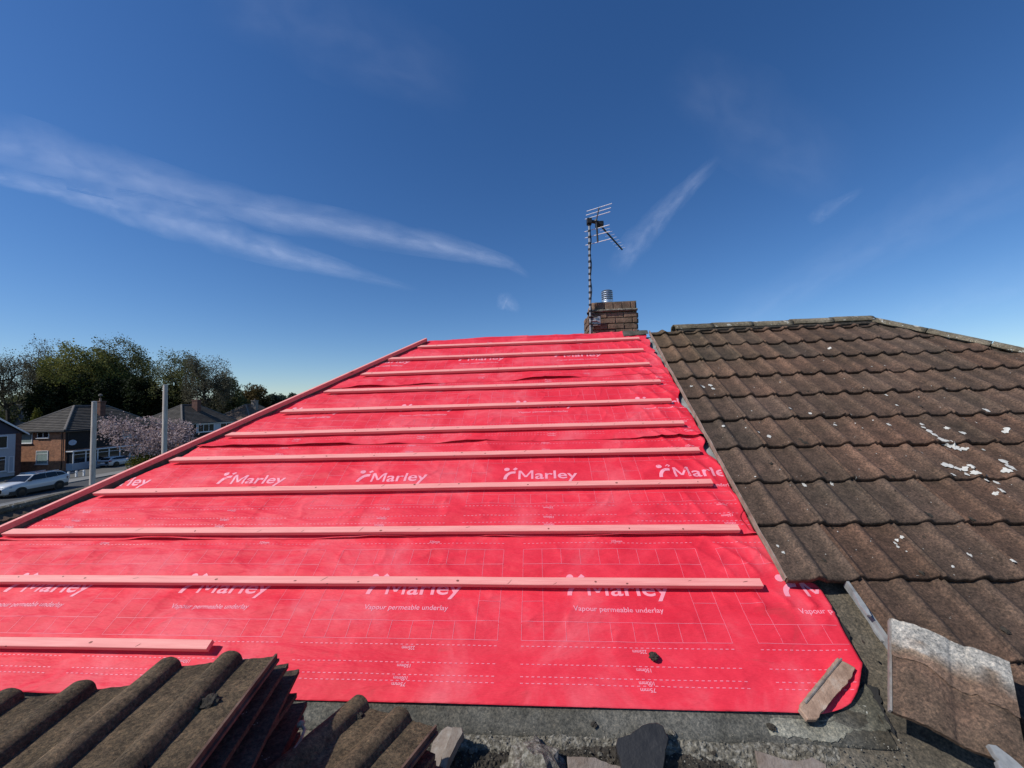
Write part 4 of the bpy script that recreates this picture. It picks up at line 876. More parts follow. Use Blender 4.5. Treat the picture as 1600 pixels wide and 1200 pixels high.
for n in range(4):
    e = E_[n] + .002; big = Pr(n); thin = Pr(n)
    for k in range(-5, 3):
        b = PH[n] + PER * k
        if b > 1.35 or b + 1 < float(xmin(n, E_[n])) - .2: continue
        # grid box
        x0, x1 = b, b + .945; c = .1045
        for S in (.25, .332, .640, .735): thin.hline(x0, x1, e + S)
        for i in range(10): thin.vline(x0 + c * i if i < 9 else x1, e + .25, e + .332); thin.vline(x0 + c * i if i < 9 else x1, e + .64, e + .735)
        for X in (x0, x0 + c, x0 + c * 8, x1): thin.vline(X, e + .332, e + .640)
        for S in (.432, .535): thin.hline(x0, x0 + c, e + S); thin.hline(x0 + c * 8, x1, e + S)
        for S, t in ((.075, '75mm'), (.1, '100mm'), (.15, '150mm'), (.225, '225mm')):
            thin.dash(b, x1 + .005, e + S); thin.dash(b, x1 + .005, e + 1 - S)
            put_text(big, t, b + .50, e + S - .006, .062, .021, .012, rot=True)
            put_text(big, t, b + .50, e + 1 - S + .007, .062, .021, .012)
        # logo: dot, swoosh, diamond, word
        lx = b + .228; ly = e + .468
        a = np.linspace(0, 2 * math.pi, 25)[:-1]; X = lx + .021 + .0195 * np.cos(a); S = ly + .098 + .0175 * np.sin(a)
        if big.ok(X, S): big.mb.add(PS(n, np.append(X, lx + .021), np.append(S, ly + .098)), [(i, (i + 1) % 24, 24) for i in range(24)])
        t = np.linspace(0, 1, 14); th = math.pi * (1.0 - .56 * t); rr = .060; wv = .0115 + .0 * t; cxx, css = lx + .073, ly + .0
        for i in range(13):
            q = lambda j, s_: (cxx + (rr + s_ * wv[j]) * math.cos(th[j]), css + (rr * 1.10 + s_ * wv[j]) * math.sin(th[j]))
            p4 = [q(i, -1), q(i + 1, -1), q(i + 1, 1), q(i, 1)]; big.quad([z[0] for z in p4][::-1], [z[1] for z in p4][::-1])
        dx, ds_ = lx + .080, ly + .100
        big.quad([dx - .017, dx - .001, dx + .019, dx + .002], [ds_ + .000, ds_ - .014, ds_ + .004, ds_ + .018])
        mx0, mh, sw, mw = lx + .105, .084, .0155, .104
        def poly(pts, e_=e):
            (ax0, as0), (bx0, bs0), (cx_, cs_), (dx_, dsx) = pts
            for i in range(6):
                t0, t1 = i / 6, (i + 1) / 6; big.quad([ax0 + (dx_ - ax0) * t0, bx0 + (cx_ - bx0) * t0, bx0 + (cx_ - bx0) * t1, ax0 + (dx_ - ax0) * t1], [ly + as0 + (dsx - as0) * t0, ly + bs0 + (cs_ - bs0) * t0, ly + bs0 + (cs_ - bs0) * t1, ly + as0 + (dsx - as0) * t1])
        poly([(mx0, 0), (mx0 + sw, 0), (mx0 + sw, mh), (mx0, mh)]); poly([(mx0 + mw - sw, 0), (mx0 + mw, 0), (mx0 + mw, mh), (mx0 + mw - sw, mh)])
        cm = mx0 + mw / 2; poly([(cm - .008, .016), (cm + .008, .016), (mx0 + sw + .003, mh), (mx0 + sw * .2, mh)]); poly([(cm - .008, .0165), (cm + .008, .0165), (mx0 + mw - sw * .2, mh - .0002), (mx0 + mw - sw - .003, mh - .0002)])
        put_text(big, 'arley', lx + .105 + mw + .012, ly, .292, .112, .014)
        put_text(big, 'Vapour permeable underlay', lx + .025, ly - .083, .432, .036, .006)
    if big.mb.n: big.mb.build('logo_print', M['print'], sheets[n])
    if thin.mb.n: thin.mb.build('guide_line_print', M['print_thin'], sheets[n])

# ================================================================== BATTENS
ends = [((-2.9, .905), None), ]
def batten(S, xa, xb, label, skew=0, seed=0, n0=.0125):
    rn_ = np.random.default_rng(seed); m_ = MB(); xs = np.linspace(xa, xb, 60); w, th = .0425, .024; rows = []
    bow = .003 * (fb(xs * 1.1, xs * 0 + seed, 60) - .5) * 2; bn = .0022 * fb(xs * 1.3, xs * 0 + seed, 62)
    for i, x in enumerate(xs):
        s_ = S + bow[i] + skew * (x - xa) / max(.1, xb - xa); lean = .045 if i == 0 and xa < -1 else 0
        ring = [(0, 0), (.0, th - .002), (.002, th), (w - .002, th), (w, th - .002), (w, 0)]
        rows.append([P(x + (q[0] * .95 if i == 0 and xa < -1.2 else 0), s_ + q[0], n0 + bn[i] + q[1]) for q in ring] )
    A = np.array(rows); A = np.concatenate([A, A[:, :1]], 1); m_.grid(A, flip=True); k = 7; m_.f.append(tuple(range(6))); m_.f.append(tuple(range(59 * k, 59 * k + 6))[::-1])
    bo_ = tag(m_.build('batten', M['batten'], origin=P((xa + xb) / 2, S, n0)), label, 'timber batten', 'pale pink timber battens across the red underlay')
    kn = MB(); rk = random.Random(seed * 7 + 1); x = xa + .1 + rk.random() * .4
    while x < xb - .05:
        i = int((x - xa) / (xb - xa) * 59); sb_ = S + bow[i] + skew * (x - xa) / max(.1, xb - xa); nt_ = n0 + bn[i] + th
        cs_ = sb_ + rk.uniform(.006, w - .008); typ = rk.random(); lx_, ls_ = (rk.uniform(.004, .009), rk.uniform(.003, .006)) if typ < .55 else (rk.uniform(.010, .022), rk.uniform(.0010, .0018)); an = rk.uniform(-.3, .3) if typ < .55 else rk.uniform(.2, 1.1)
        pts_ = [P(x + lx_ * math.cos(q) * math.cos(an) - ls_ * math.sin(q) * math.sin(an), min(max(cs_ + lx_ * math.cos(q) * math.sin(an) + ls_ * math.sin(q) * math.cos(an), sb_ + .003), sb_ + w - .003), nt_ + .0005) for q in np.linspace(0, 2 * math.pi, 11)[:-1]]
        kn.add(pts_, [tuple(range(10))]); x += rk.uniform(.12, .5)
    if kn.n: tag(kn.build('knot', M['knot'], bo_), kind='stuff')
    return bo_
rx = [None, 1.080, 1.105, 1.108, 1.118, 1.126, 1.141, 1.158, 1.165, 1.150, 1.165]
rpx = {10: (999.4, 528.7), 9: (1006, 546.5), 8: (1015.7, 568.5), 7: (1033, 596), 6: (1050, 626), 5: (1069.7, 661.5), 4: (1094, 704), 3: (1114.7, 755.3), 2: (1156.9, 828), 1: (1193.4, 915.6)}
lpx = {10: (652, 542), 9: (606, 561), 8: (563, 585), 7: (505, 612), 6: (437, 643.5), 5: (351, 680), 4: (263, 720), 3: (144, 771), 2: (1, 834)}
ordn = {10: 'topmost batten, just below the ridge', 9: 'second batten down from the ridge', 8: 'third batten down from the ridge', 7: 'fourth batten from the ridge, below the overlap seam of the top sheet', 6: 'fifth batten from the ridge, running through a row of half hidden logos', 5: 'sixth batten from the ridge, halfway down the red roof', 4: 'batten just above the row of whole logos', 3: 'batten just below the row of whole logos', 2: 'batten on the seam above the lowest sheet', 1: 'lowest full length batten, hiding the middle of the lowest logo row'}
for k in range(1, 11):
    xr, sr = XS(*rpx[k], .037)
    if k in lpx: xl, sL = XS(*lpx[k], .037)
    else: xl, sL = HL(BAT[1]) + .06, sr + .004
    batten(sL, xl, xr, 'pink timber ' + ordn[k], sr - sL, seed=k)
xr, sr = XS(325, 1014, .04); batten(sr, HL(BAT[0]) + .05, xr - .01, 'short loose pink batten at the lower left, ending above the stacked tiles', 0, seed=14, n0=.014)
# long board up the left hip
a = np.array(XS(0, 824, .058)); b = np.array(XS(667, 528.5, .058)); d = (b - a) / np.linalg.norm(b - a); a2 = a - d * .9; q = np.array([-d[1], d[0]])
m_ = MB(); rows = []
for t in np.linspace(0, 1, 40):
    c = a2 + (b - a2) * t; wob = .003 * (float(vn(t * 7, 2, 71)) - .5); rows.append([P(c[0] + q[0] * s_, c[1] + q[1] * s_, nn) for s_, nn in ((0, .018 + wob), (0, .058 + wob), (.022, .058 + wob), (.022, .018 + wob), (0, .018 + wob))])
m_.grid(np.array(rows)); m_.f.append((0, 1, 2, 3)); m_.f.append(tuple(39 * 5 + i for i in (3, 2, 1, 0)))
tag(m_.build('hip_board', M['batten']), 'long pink timber laid up the left hip edge of the red roof', 'timber batten')
# dark hip rafter and offcuts in the gap
m_ = MB(); rows = []
for t in np.linspace(0, 1, 30):
    c = a2 + (b - a2) * t; rows.append([P(c[0] + q[0] * s_, c[1] + q[1] * s_, nn) for s_, nn in ((.003, -.10), (.003, .019), (.020, .019), (.020, -.10))])
m_.grid(np.array(rows)); m_.build('hip_rafter', M['timber'], house)

# ================================================================== FOREGROUND: EAVES, MORTAR, LOOSE TILES
# lead strip under the lowest sheet
xs = np.linspace(-1.5, 1.26, 200); rows = []
for s_, nn in ((.80, -.020), (.735, -.016), (.70, -.017), (.67, -.019), (.645, -.022), (.640, -.030)):
    rows.append(P(xs, s_ + (.012 * (fb(xs * 4, xs * 0 + 1, 81) - .5) if s_ < .68 else 0), nn + .004 * fb(xs * 9, xs * 0 + s_ * 9, 82)))
m_ = MB(); m_.grid(np.array(rows)); m_.build('lead_flashing', M['lead'], house, smooth=True)
def mound(name, X0, X1, Sa, Sb, hgt, m, label, cat, parent=None, seed=0, nx=160, ns=50, rag=.02, kind='stuff', fine=.012):
    X = np.linspace(X0, X1, nx); T = np.linspace(0, 1, ns); XX, TT = np.meshgrid(X, T)
    sa = Sa(XX) if callable(Sa) else Sa; sb = Sb(XX) if callable(Sb) else Sb
    SS = sa + (sb - sa) * TT + rag * (fb(XX * 14, TT * 2, seed) - .5)
    ed = np.sin(math.pi * TT) ** .5 * np.clip(np.minimum((XX - X0), (X1 - XX)) / .06, 0, 1) ** .5
    hh = -.036 + ed * (hgt * (.5 + .8 * fb(XX * 7, SS * 7, seed + 2)) + fine * (fb(XX * 60, SS * 60, seed + 4, 4)) + fine * .8 * (vn(XX * 130, SS * 130, seed + 6)) ** 2)
    m_ = MB(); m_.grid(P(XX, SS, hh)); o = m_.build(name, m, parent, smooth=False)
    return tag(o, label, cat, kind=kind) if label else o
mound('mortar_edge', -.62, 1.06, lambda X: .585 + .02 * np.sin(X * 6), lambda X: .660 + .006 * np.sin(X * 8), .010, M['mortar'], None, None, house, 90, 240, 30)
mound('soil', -.52, .30, .40, lambda X: .618 + .012 * np.sin(X * 7), .022, M['soil'], 'black mossy dirt along the bottom edge below the red sheet', 'dirt', None, 94, 200, 60, fine=.02)
mound('soil', .40, .66, .36, lambda X: .625 + X * 0, .014, M['soil'], 'gritty dirt just right of the black slate piece', 'dirt', None, 97, 90, 50, fine=.018)

# shadowed hole in the felt by the sheet's right edge, its shade painted black
def patch(px, off, name, m, parent, label=None, cat=None, th=.004, bumpy=0, group=None, bevel=0, seed=0, edge_noise=0, tilt=(0, 0), dens=14):
    """thin irregular piece: outline given where it lies on the roof plane, with real thickness"""
    c = np.array([XS(x, y, off) for x, y in px]); rn_ = np.random.default_rng(seed); out = []
    for i in range(len(c)):
        a_, b__ = c[i], c[(i + 1) % len(c)]; k = max(1, int(np.linalg.norm(b__ - a_) / .012)) if edge_noise else 1
        for j in range(k): out.append(a_ + (b__ - a_) * j / k + (rn_.normal(0, edge_noise, 2) if j else 0))
    o = np.array(out); cen = o.mean(0); n_ = len(o); rings = [1, .97, .8, .55, .3]; V = []; F = []
    for ri, f in enumerate(rings):
        for q_ in o:
            w = cen + (q_ - cen) * f; hh = off + (w[0] - cen[0]) * tilt[0] + (w[1] - cen[1]) * tilt[1] - (th * .15 if ri == 0 else 0) + bumpy * (float(fb(w[0] * 25, w[1] * 25, seed + 3)) - .5)
            V.append(P(w[0], w[1], hh))
    V.append(P(cen[0], cen[1], off)); b0_ = len(V)
    for q_ in o: V.append(P(q_[0], q_[1], off - th + (q_[0] - cen[0]) * tilt[0] + (q_[1] - cen[1]) * tilt[1]))
    for ri in range(len(rings) - 1):
        for i in range(n_): F.append((ri * n_ + i, ri * n_ + (i + 1) % n_, (ri + 1) * n_ + (i + 1) % n_, (ri + 1) * n_ + i))
    L_ = (len(rings) - 1) * n_
    for i in range(n_): F.append((L_ + i, L_ + (i + 1) % n_, b0_ - 1)); F.append((i, b0_ + i, b0_ + (i + 1) % n_, (i + 1) % n_))
    F.append(tuple(range(b0_, b0_ + n_))[::-1]); m_ = MB(); m_.add(V, F); ob = m_.build(name, m, parent, smooth=False)
    return tag(ob, label, cat, group) if label else ob
patch([(1262, 950), (1302, 957), (1325, 985), (1332, 1010), (1347, 1045), (1343, 1062), (1310, 1050), (1270, 1000)], -.018, 'torn_felt_shade', M['felt_dark'], house, edge_noise=.003, seed=3)
patch([(1346, 1068), (1372, 1074), (1382, 1108), (1400, 1150), (1372, 1118), (1356, 1090)], -.018, 'torn_felt_shade', M['felt_dark'], house, edge_noise=.003, seed=4)
patch([(1192, 1122), (1240, 1128), (1290, 1124), (1330, 1104), (1352, 1068), (1370, 1096), (1392, 1140), (1340, 1142), (1300, 1160), (1250, 1152), (1205, 1150)], -.015, 'cement_smear', M['cement'], house, edge_noise=.004, seed=12, bumpy=.006)
# loose objects --------------------------------------------------
def flat_stone(px, off, th, label, cat, name, m, seed=0, edge=.002, tilt=(0, 0), bumpy=.006, group=None): return patch(px, off, name, m, None, label, cat, th, bumpy, group, 0, seed, edge, tilt)
chip = flat_stone([(1309, 1027), (1337, 1043), (1330, 1060), (1300, 1094), (1276, 1124), (1262, 1124), (1249, 1107), (1251, 1098), (1280, 1062)], .032, .022, 'broken strip of pale clay tile lying on the rounded corner of the red sheet', 'broken tile', 'broken_tile', M['clay'], 5, .0015, (.0, .0))
c = [np.array(XS(x, y, .0345)) for x, y in ((1311, 1029), (1253, 1098))]
m_ = MB(); m_.tube(P(*(c[0] + (.010, 0)), .033), P(*(c[1] + (.012, 0)), .033), .0045, n=6); m_.build('rib', M['clay_grey'], chip)
def lump(px, off, r, label, m, seed, name='moss_lump', cat='moss'):
    X, S = XS(*px, off); c = P(X, S, off + r * .35); bm = bmesh.new(); bmesh.ops.create_icosphere(bm, subdivisions=3, radius=1)
    for v in bm.verts:
        nz = mnoise.fractal(v.co * 2.2 + Vector((seed * 3.1, 0, 0)), 1.0, 2.0, 4); v.co *= (1 + .45 * nz); v.co.z *= .65
    V = [c + r * np.array(v.co) for v in bm.verts]; F = [tuple(x.index for x in f.verts) for f in bm.faces]; bm.free()
    m_ = MB(); m_.add(V, F); return tag(m_.build(name, m), label, cat)
lump((1021, 1027), .0, .020, 'small black lump of moss lying on the lowest red sheet', M['soil'], 1)
flat_stone([(965, 1154), (985, 1148), (1005, 1133), (1025, 1129), (1036, 1134), (1045, 1152), (1040, 1180), (1036, 1215), (975, 1215), (962, 1165)], .055, .03, 'near black broken slate with rounded top at the bottom edge right of centre', 'broken slate', 'broken_slate', M['slate'], 8, .0012, (-.05, .1), .004)
flat_stone([(1180, 1172), (1196, 1177), (1228, 1188), (1250, 1192), (1258, 1215), (1190, 1215)], .02, .008, 'pale grey pointed shard at the bottom edge, right of centre', 'shard', 'shard', M['mortar_grey'], 9, .001, (.1, .1), .004, 'grey shards')
flat_stone([(1246, 1190), (1268, 1183), (1290, 1196), (1294, 1215), (1250, 1215)], .03, .012, 'rounded grey shard just right of the pointed one', 'shard', 'shard', M['mortar_grey'], 19, .001, (.1, .1), .006, 'grey shards')
flat_stone([(886, 1182), (930, 1184), (958, 1195), (985, 1198), (985, 1215), (889, 1215)], .03, .012, 'flat grey mortar flake between the pale lump and the black slate', 'shard', 'mortar_flake', M['mortar_grey'], 10, .001, (0, .1), .006, 'grey shards')
lump((835, 1222), .0, .115, 'rounded pale speckled mortar lump at the bottom edge centre', M['mortar'], 5, 'mortar_lump', 'mortar lump')
for i, (q, r_, l_) in enumerate((((737, 1174), .011, 'small pinkish pebble of mortar in the dark dirt near the tile edge'), ((1050, 1146), .012, 'small white mortar pebble right of the black slate'), ((937, 1179), .009, 'small pale pebble in the dirt left of the black slate'), ((928, 1133), .012, 'black crumb on the grey lead below the red sheet'), ((1205, 1137), .014, 'dark crumb on the grey felt below the clay strip'), ((1115, 1177), .007, 'tiny dark crumb on the grey felt near the pointed shard'))):
    lump(q, -.015, r_, l_, M['mortar'] if i < 3 else M['soil'], 20 + i, 'pebble', 'pebble')
dbm = MB(); rn = random.Random(9)
for _ in range(900):
    x = rn.uniform(640, 1420); y = rn.uniform(1128, 1200); r_ = rn.choice((.0015, .002, .003, .004)); X, S = XS(x, y, -.01)
    if S > .67 - .0 * X: continue
    c = P(X, S, -.018 + (.02 if S < .6 and X < .66 else 0)); v = [c + r_ * np.array(k) * rn.uniform(.6, 1.3) for k in ((1, 0, 0), (0, 1, 0), (-1, 0, 0), (0, -1, 0), (0, 0, 1), (0, 0, -1))]
    dbm.add(v, [(0, 1, 4), (1, 2, 4), (2, 3, 4), (3, 0, 4), (1, 0, 5), (2, 1, 5), (3, 2, 5), (0, 3, 5)])
tag(dbm.build('grit', M['mortar']), 'pale grit scattered over the felt and dirt at the bottom edge', 'grit', kind='stuff')

# loose roof tiles
def tile_mb(W_=.40, L=.42, th=.014, rolls=(.055, .245), rh=.034, rw=.085, seed=0, nx=72, nl=14, flange=True):
    """one bold roll tile: x across (0..W), y from head (0) down to tail (-L), z up"""
    xs = np.linspace(0, W_, nx); z = np.zeros(nx)
    for c in rolls: u = np.clip(np.abs(xs - c) / (rw / 2), 0, 1); z += rh * np.sqrt(np.maximum(0, 1 - u ** 2)) ** 1.1
    rn_ = np.random.default_rng(seed); ys = np.linspace(0, -L, nl); rows = []
    je = .003 * (vn(xs * 80, xs * 0 + seed, 55) - .5)
    for y in ys:
        dz = .0016 * (fb(xs * 50, xs * 0 + y * 50, 56) - .5) * 2; rows.append(np.stack([xs, y + je * (y in (ys[0], ys[-1])), z + dz], 1))
    top = np.array(rows); bot = top.copy(); bot[..., 2] = top[..., 2] * .92 - th
    m_ = MB(); m_.grid(top, flip=True); m_.grid(bot)
    for a_, b__ in ((top[0], bot[0]), (bot[-1], top[-1]), (bot[:, 0], top[:, 0]), (top[:, -1], bot[:, -1])): m_.grid(np.stack([a_, b__]), flip=True)
    return m_
def place(mb, O, ax, ay, az): V = np.array(mb.v); mb.v = [tuple(q) for q in (np.array(O) + V[:, :1] * ax + V[:, 1:2] * ay + V[:, 2:3] * az)]; return mb
def frame(yaw, pitch=0, roll=0):
    Rm = Matrix.Rotation(yaw, 3, 'Z') @ Matrix.Rotation(pitch, 3, 'X') @ Matrix.Rotation(roll, 3, 'Y'); R_ = np.array(Rm); return R_[:, 0], R_[:, 1], R_[:, 2]
def stack(O, n, yaw, pitch, roll, label_top, label_rest, group, dxy, seed, W_=.40, m_top='moss_tile', gap=.046):
    rn_ = random.Random(seed)
    for i in range(n):
        yw = yaw + (rn_.uniform(-.10, .10) if i else 0); a_, b__, c_ = frame(yw, pitch, roll)
        o = np.array(O, float) - c_ * gap * i + (np.array([dxy[0] * min(i, 4) + rn_.uniform(-.012, .012), dxy[1] * min(i, 4) + rn_.uniform(-.02, .02), 0]) if i else 0)
        m_ = place(tile_mb(W_, L=.47, rolls=(.045 * W_ / .345, .215 * W_ / .345), rw=.075, rh=.030, seed=seed + i), o, a_, b__, c_)
        r = empty('roof_tile', o, label_top if i == 0 else label_rest[min(i - 1, len(label_rest) - 1)] , 'roof tile', group)
        m_.build('tile_body', M[m_top] if i == 0 else M['tile2'], r, smooth=True).modifiers.new('e', 'EDGE_SPLIT').split_angle = math.radians(45)  # lower tiles take a darker tile colour to deepen the pile's shade
        if i: continue
        e_ = MB(); e_.box((W_ + .0005, -.47, -.012), (W_ + .007, -.002, .008)); e_.box((W_ + .0075, -.47, -.014), (W_ + .014, -.004, -.006)); place(e_, o, a_, b__, c_).build('side_lap', M['lap'], r)
# stack A: aligned from its right head corner, measured at its top surface
zA = EYE - .76
v_ = at_z(430, 1025, zA); r3 = at_z(330, 1024, zA); vb = at_z(303, 1200, zA)
ydir = v_ - vb; yaw = math.atan2(-ydir[0], ydir[1])
ax_, ay_, az_ = frame(yaw)
O1 = v_ - ax_ * .345
stack(O1, 10, yaw, -.03, 0, 'mossy roof tile with two bold rolls on top of the right hand pile at the lower left', ['roof tile directly under the top one of the right hand pile, in deep shade', 'roof tiles lower in the shaded right hand pile at the lower left'], 'tiles piled at the lower left', (.013, .020), 5, W_=.345)
O2 = O1 - ax_ * .365 + ay_ * -.05 - az_ * .012
stack(O2, 8, yaw + .05, -.03, .02, 'mossy roof tile on top of the middle pile at the lower left', ['roof tiles beneath the top one of the middle pile at the lower left'], 'tiles piled at the lower left', (.004, .01), 6, W_=.345)
O3 = O2 - ax_ * .365 + ay_ * -.07 - az_ * .01
stack(O3, 7, yaw + .02, -.02, 0, 'mossy roof tile on top of the pile cut by the left edge of the picture', ['roof tiles beneath the top one of the leftmost pile'], 'tiles piled at the lower left', (.004, .01), 7, W_=.345)
# stack B
zB = EYE - .98
v_ = at_z(680, 1136, zB); vb = at_z(636, 1200, zB); ra = at_z(600, 1112, zB); yd = v_ - vb; yawB = math.atan2(-yd[0], yd[1]) 
ax_, ay_, az_ = frame(yawB)
OB = v_ - ax_ * .33
stack(OB, 7, yawB, -.10, 0, 'mossy roof tile with chipped edge in front of the tall pile, below the red sheet', ['roof tiles hidden under the chipped one below the red sheet'], 'tiles lying below the red sheet', (.006, .0), 8, W_=.33)
NZ = lambda x, y, z: float((at_z(x, y, z) - CAM) @ EN + HN)
lump((561, 1121), NZ(561, 1121, zB), .016, 'black lump of moss on the chipped tile below the red sheet', M['soil'], 31)
lump((330, 1100), NZ(330, 1100, zA), .022, 'black moss growing on the top tile of the right hand pile', M['soil'], 33)
# pale fibre strip beside stack B
m_ = MB(); pv = None
for x, y in ((470, 1131), (476, 1140), (470, 1156), (460, 1172), (447, 1190), (436, 1204)):
    q = at_z(x, y, zB + .05)
    if pv is not None: m_.tube(pv, q, .0045, n=6)
    pv = q
q0 = at_z(470, 1131, zB + .05); m_.lathe(q0 - (0, 0, .008), [(.004, 0), (.011, .005), (.011, .011), (.004, .016)], 10); tag(m_.build('snapped_edge', M['clay']), 'pale snapped rim of a tile showing between the two tile piles', 'broken tile')
# two upended fragments right of stack B
flat_stone([(690, 1142), (700, 1137), (712, 1142), (706, 1160), (690, 1185), (682, 1212), (665, 1212), (668, 1180), (676, 1158)], .04, .018, 'grey tile fragment standing beside the chipped tile, the left of two', 'broken tile', 'broken_tile', M['mortar_grey'], 41, .001, (.3, .1), .006, 'tile fragments by the chipped tile')
flat_stone([(708, 1136), (722, 1138), (724, 1146), (712, 1166), (700, 1188), (692, 1212), (683, 1212), (690, 1180), (702, 1154)], .085, .05, 'brown grey tile fragment, the right of the two beside the chipped tile', 'broken tile', 'broken_tile', M['clay_grey'], 42, .001, (.2, .1), .004, 'tile fragments by the chipped tile')
# loose tile at the right, mortar on its head
c = {k: P(*XS(x, y, o), o) for k, (x, y, o) in dict(tl=(1393, 968, .15), tr=(1578, 1040, .16), bl=(1380, 1104, .11)).items()}
axr = c['tr'] - c['tl']; Wt = np.linalg.norm(axr); axr /= Wt; Wt *= .975; ayr = c['tl'] - c['bl']; Lt = np.linalg.norm(ayr); ayr = ayr - axr * (ayr @ axr) * .55; ayr /= np.linalg.norm(ayr); azr = np.cross(axr, ayr); azr /= np.linalg.norm(azr)
r = empty('roof_tile', c['tl'], 'loose brown roof tile with its head coated in grey mortar, lying askew on the tiled roof at the lower right', 'roof tile')
kw = dict(W_=Wt, L=Lt * 1.0, rolls=(.30 * Wt, .86 * Wt), rh=.016, rw=.42 * Wt, th=.016)
tb = place(tile_mb(seed=77, **kw), c['tl'], axr, ayr, azr).build('tile_body', M['tile'], r, smooth=True); tb.modifiers.new('e', 'EDGE_SPLIT').split_angle = math.radians(45)
kw['L'] = Lt * .36; hd = tile_mb(seed=78, nl=22, **kw); V = np.array(hd.v); n_ = 72 * 22
V[:, 1] -= (np.abs(V[:, 1]) > kw['L'] * .6) * (.035 * fb(V[:, 0] * 22, V[:, 0] * 0, 78) + .05 * (V[:, 0] / Wt)); V[:, 2] = V[:, 2] + .0045 + .002 * fb(V[:, 0] * 60, V[:, 1] * 60, 79); V[n_:2 * n_, 2] = V[:n_, 2] - .006; V[:, 1] += .003; V[:, 0] = -.002 + V[:, 0] * (Wt + .004) / Wt
hd.v = [tuple(q) for q in V]; hd.f = hd.f[:2 * 71 * 21]; place(hd, c['tl'], axr, ayr, azr); mc_ = hd.build('mortar_coat', M['coat'], r, smooth=True)
fr_ = np.clip(-V[:, 1] / (kw['L'] * 1.12), 0, 1); nz_ = fb(V[:, 0] * 18, V[:, 1] * 30, 80); k_ = sstep(.35, .75, fr_ + .7 * (nz_ - .5)); k2_ = sstep(.80, .97, fr_ + .25 * (nz_ - .5))
tc_ = np.stack([1 - .42 * k_ - .10 * k2_, 1 - .55 * k_ - .12 * k2_, 1 - .64 * k_ - .10 * k2_, k_ * 0 + 1], 1); ca_ = mc_.data.color_attributes.new('tint', 'FLOAT_COLOR', 'POINT'); ca_.data.foreach_set('color', tc_.astype(np.float32).ravel())
e_ = MB(); e_.box((-.008, -Lt, -.016), (-.0005, 0, .004)); place(e_, c['tl'], axr, ayr, azr).build('side_lap', M['clay_grey'], r)
flat_stone([(1545, 1162), (1556, 1164), (1580, 1182), (1600, 1200), (1600, 1208), (1575, 1200), (1556, 1180)], .17, .02, 'pale grey tile shard at the bottom right corner', 'shard', 'shard', M['zinc'], 51, .0008, (0, 0), .004, 'grey shards')
flat_stone([(1558, 1188), (1568, 1186), (1590, 1200), (1600, 1215), (1565, 1215)], .17, .02, 'short pale shard under the one in the bottom right corner', 'shard', 'shard', M['zinc'], 52, .0008, (0, 0), .004, 'grey shards')
flat_stone([(1359, 970), (1364, 968), (1384, 992), (1386, 1004), (1378, 1000), (1366, 984)], .03, .012, 'narrow pale shard leaning against the tile edge above the loose mortared tile', 'shard', 'shard', M['zinc'], 53, .0006, (0, 0), .002, 'grey shards')
flat_stone([(1333, 924), (1338, 924), (1352, 944), (1362, 962), (1356, 960), (1342, 942)], .085, .012, 'thin grey sliver under the corner of the last full tile course', 'shard', 'shard', M['zinc'], 54, .0006, (0, 0), .002, 'grey shards')

# ================================================================== CONTRAILS (real sheets of thin cloud high above)
def m_trail(name, amax, sx=3, sy=1.2):
    m, t, b = nodes(name); t.nodes.remove(b); out = t.nodes['Material Output']
    tc = t.nodes.new('ShaderNodeTexCoord'); sp = t.nodes.new('ShaderNodeSeparateXYZ'); t.links.new(tc.outputs['UV'], sp.inputs[0])
    def math_(op, a, b__=None, c=None, cl=False):
        n_ = t.nodes.new('ShaderNodeMath'); n_.operation = op; n_.use_clamp = cl
        for i, v in enumerate((a, b__, c)):
            if v is None: continue
            if isinstance(v, (int, float)): n_.inputs[i].default_value = v
            else: t.links.new(v, n_.inputs[i])
        return n_.outputs[0]
    mp = t.nodes.new('ShaderNodeMapping'); mp.inputs['Scale'].default_value = (sx, sy, 1); t.links.new(tc.outputs['UV'], mp.inputs[0])
    ns = noise(t, mp.outputs[0], 2.0, 5, .5, .4); ns2 = noise(t, mp.outputs[0], 3.5, 4, .5, .3)
    v = math_('ADD', math_('MULTIPLY', math_('SUBTRACT', sp.outputs[1], .5), 2.0), math_('MULTIPLY', math_('SUBTRACT', ns.outputs[0], .5), .9))
    e = math_('SUBTRACT', 1.0, math_('POWER', math_('ABSOLUTE', v), 1.2), cl=True)
    u = sp.outputs[0]; ends_ = math_('MULTIPLY', math_('MULTIPLY', u, 5, cl=True), math_('MULTIPLY', math_('SUBTRACT', 1.0, u), 5, cl=True))
    a = math_('MULTIPLY', math_('MULTIPLY', e, math_('MULTIPLY_ADD', ns2.outputs[0], 1.5, -.15, True)), math_('MULTIPLY', ends_, amax), cl=True)
    tr = t.nodes.new('ShaderNodeBsdfTransparent'); tl = t.nodes.new('ShaderNodeBsdfTranslucent'); tl.inputs[0].default_value = (.86, .90, .98, 1)
    mx = t.nodes.new('ShaderNodeMixShader'); t.links.new(a, mx.inputs[0]); t.links.new(tr.outputs[0], mx.inputs[1]); t.links.new(tl.outputs[0], mx.inputs[2]); t.links.new(mx.outputs[0], out.inputs[0])
    return m
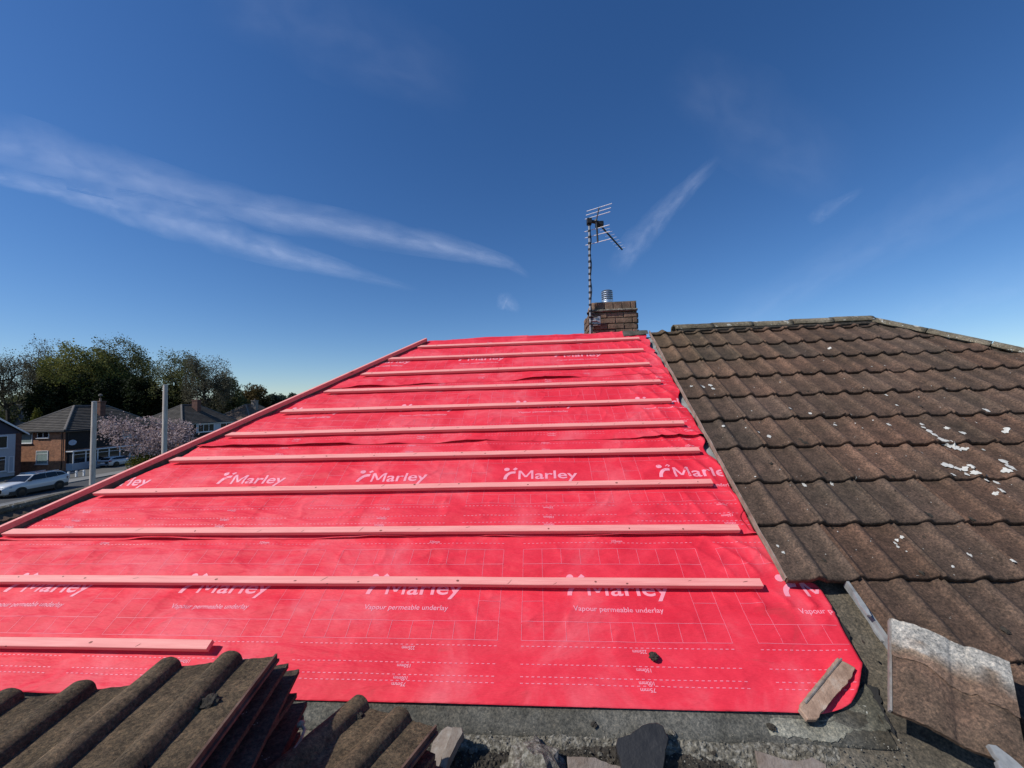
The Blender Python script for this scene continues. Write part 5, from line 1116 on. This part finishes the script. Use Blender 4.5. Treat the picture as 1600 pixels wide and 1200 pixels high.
def trail(pts, alt, m, label, name='contrail', cat='contrail', group='contrails across the blue sky'):
    P_ = np.array(pts, float); t = np.linspace(0, 1, 40); k = np.linspace(0, 1, len(P_)); x = np.interp(t, k, P_[:, 0]); y = np.interp(t, k, P_[:, 1]); w = np.interp(t, k, P_[:, 2])
    dx = np.gradient(x); dy = np.gradient(y); L = np.hypot(dx, dy); nx_, ny_ = -dy / L, dx / L; V = []; F = []; UV = []
    for i in range(40):
        for s_ in (-1, 1):
            V.append(at_z(x[i] + nx_[i] * w[i] * s_, y[i] + ny_[i] * w[i] * s_, EYE + alt)); UV.append((t[i], (s_ + 1) / 2))
    F = [(2 * i, 2 * i + 1, 2 * i + 3, 2 * i + 2) for i in range(39)]; mb = MB(); mb.add(V, F); o = mb.build(name, m); uv = o.data.uv_layers.new(name='UVMap')
    for lp in o.data.loops: uv.data[lp.index].uv = UV[lp.vertex_index]
    return tag(o, label, cat, group)
trail([(-80, 195, 50), (0, 220, 50), (150, 262, 44), (300, 304, 34), (450, 338, 30), (600, 366, 27), (720, 390, 20), (800, 414, 11), (828, 434, 5)], 1500, m_trail('thin cloud a', .20, 5, .8), 'upper and longer of the two white contrails crossing the left of the sky')
trail([(-60, 266, 12), (0, 276, 15), (120, 303, 20), (220, 330, 30), (330, 362, 31), (430, 392, 25), (540, 424, 15), (655, 454, 5)], 1500, m_trail('thin cloud b', .21, 5, .8), 'lower of the two white contrails crossing the left of the sky')
trail([(955, 425, 20), (1000, 372, 24), (1055, 312, 17), (1125, 245, 9)], 1500, m_trail('thin cloud c', .13, 3, 1.1), 'short contrail rising to the right of the aerial')
trail([(1262, 346, 12), (1290, 330, 15), (1350, 294, 5)], 1500, m_trail('thin cloud d', .07, 1.6, 1), 'tiny wisp in the right of the sky')
trail([(776, 468, 14), (790, 470, 16), (812, 486, 6)], 1500, m_trail('thin cloud e', .12, 1, 1), 'tiny triangular wisp just left of the chimney')
trail([(1080, 540, 26), (1200, 470, 34), (1350, 385, 42), (1500, 310, 60), (1720, 200, 90)], 1900, m_trail('thin cloud f', .05, 4, 1.2), 'broad faint streak rising to the right edge of the sky')
trail([(1060, 90, 60), (1180, 190, 90), (1330, 290, 70)], 1900, m_trail('thin cloud g', .035, 2, 1.2), 'faint veil of cloud high right of centre')
trail([(330, -40, 80), (520, 40, 90), (740, 150, 60)], 1900, m_trail('thin cloud h', .035, 2, 1.2), 'faint veil of cloud at the top left of centre')
trail([(1380, 500, 30), (1500, 460, 40), (1700, 400, 60)], 1900, m_trail('thin cloud i', .04, 3, 1.2), 'faint low streak above the right hip')
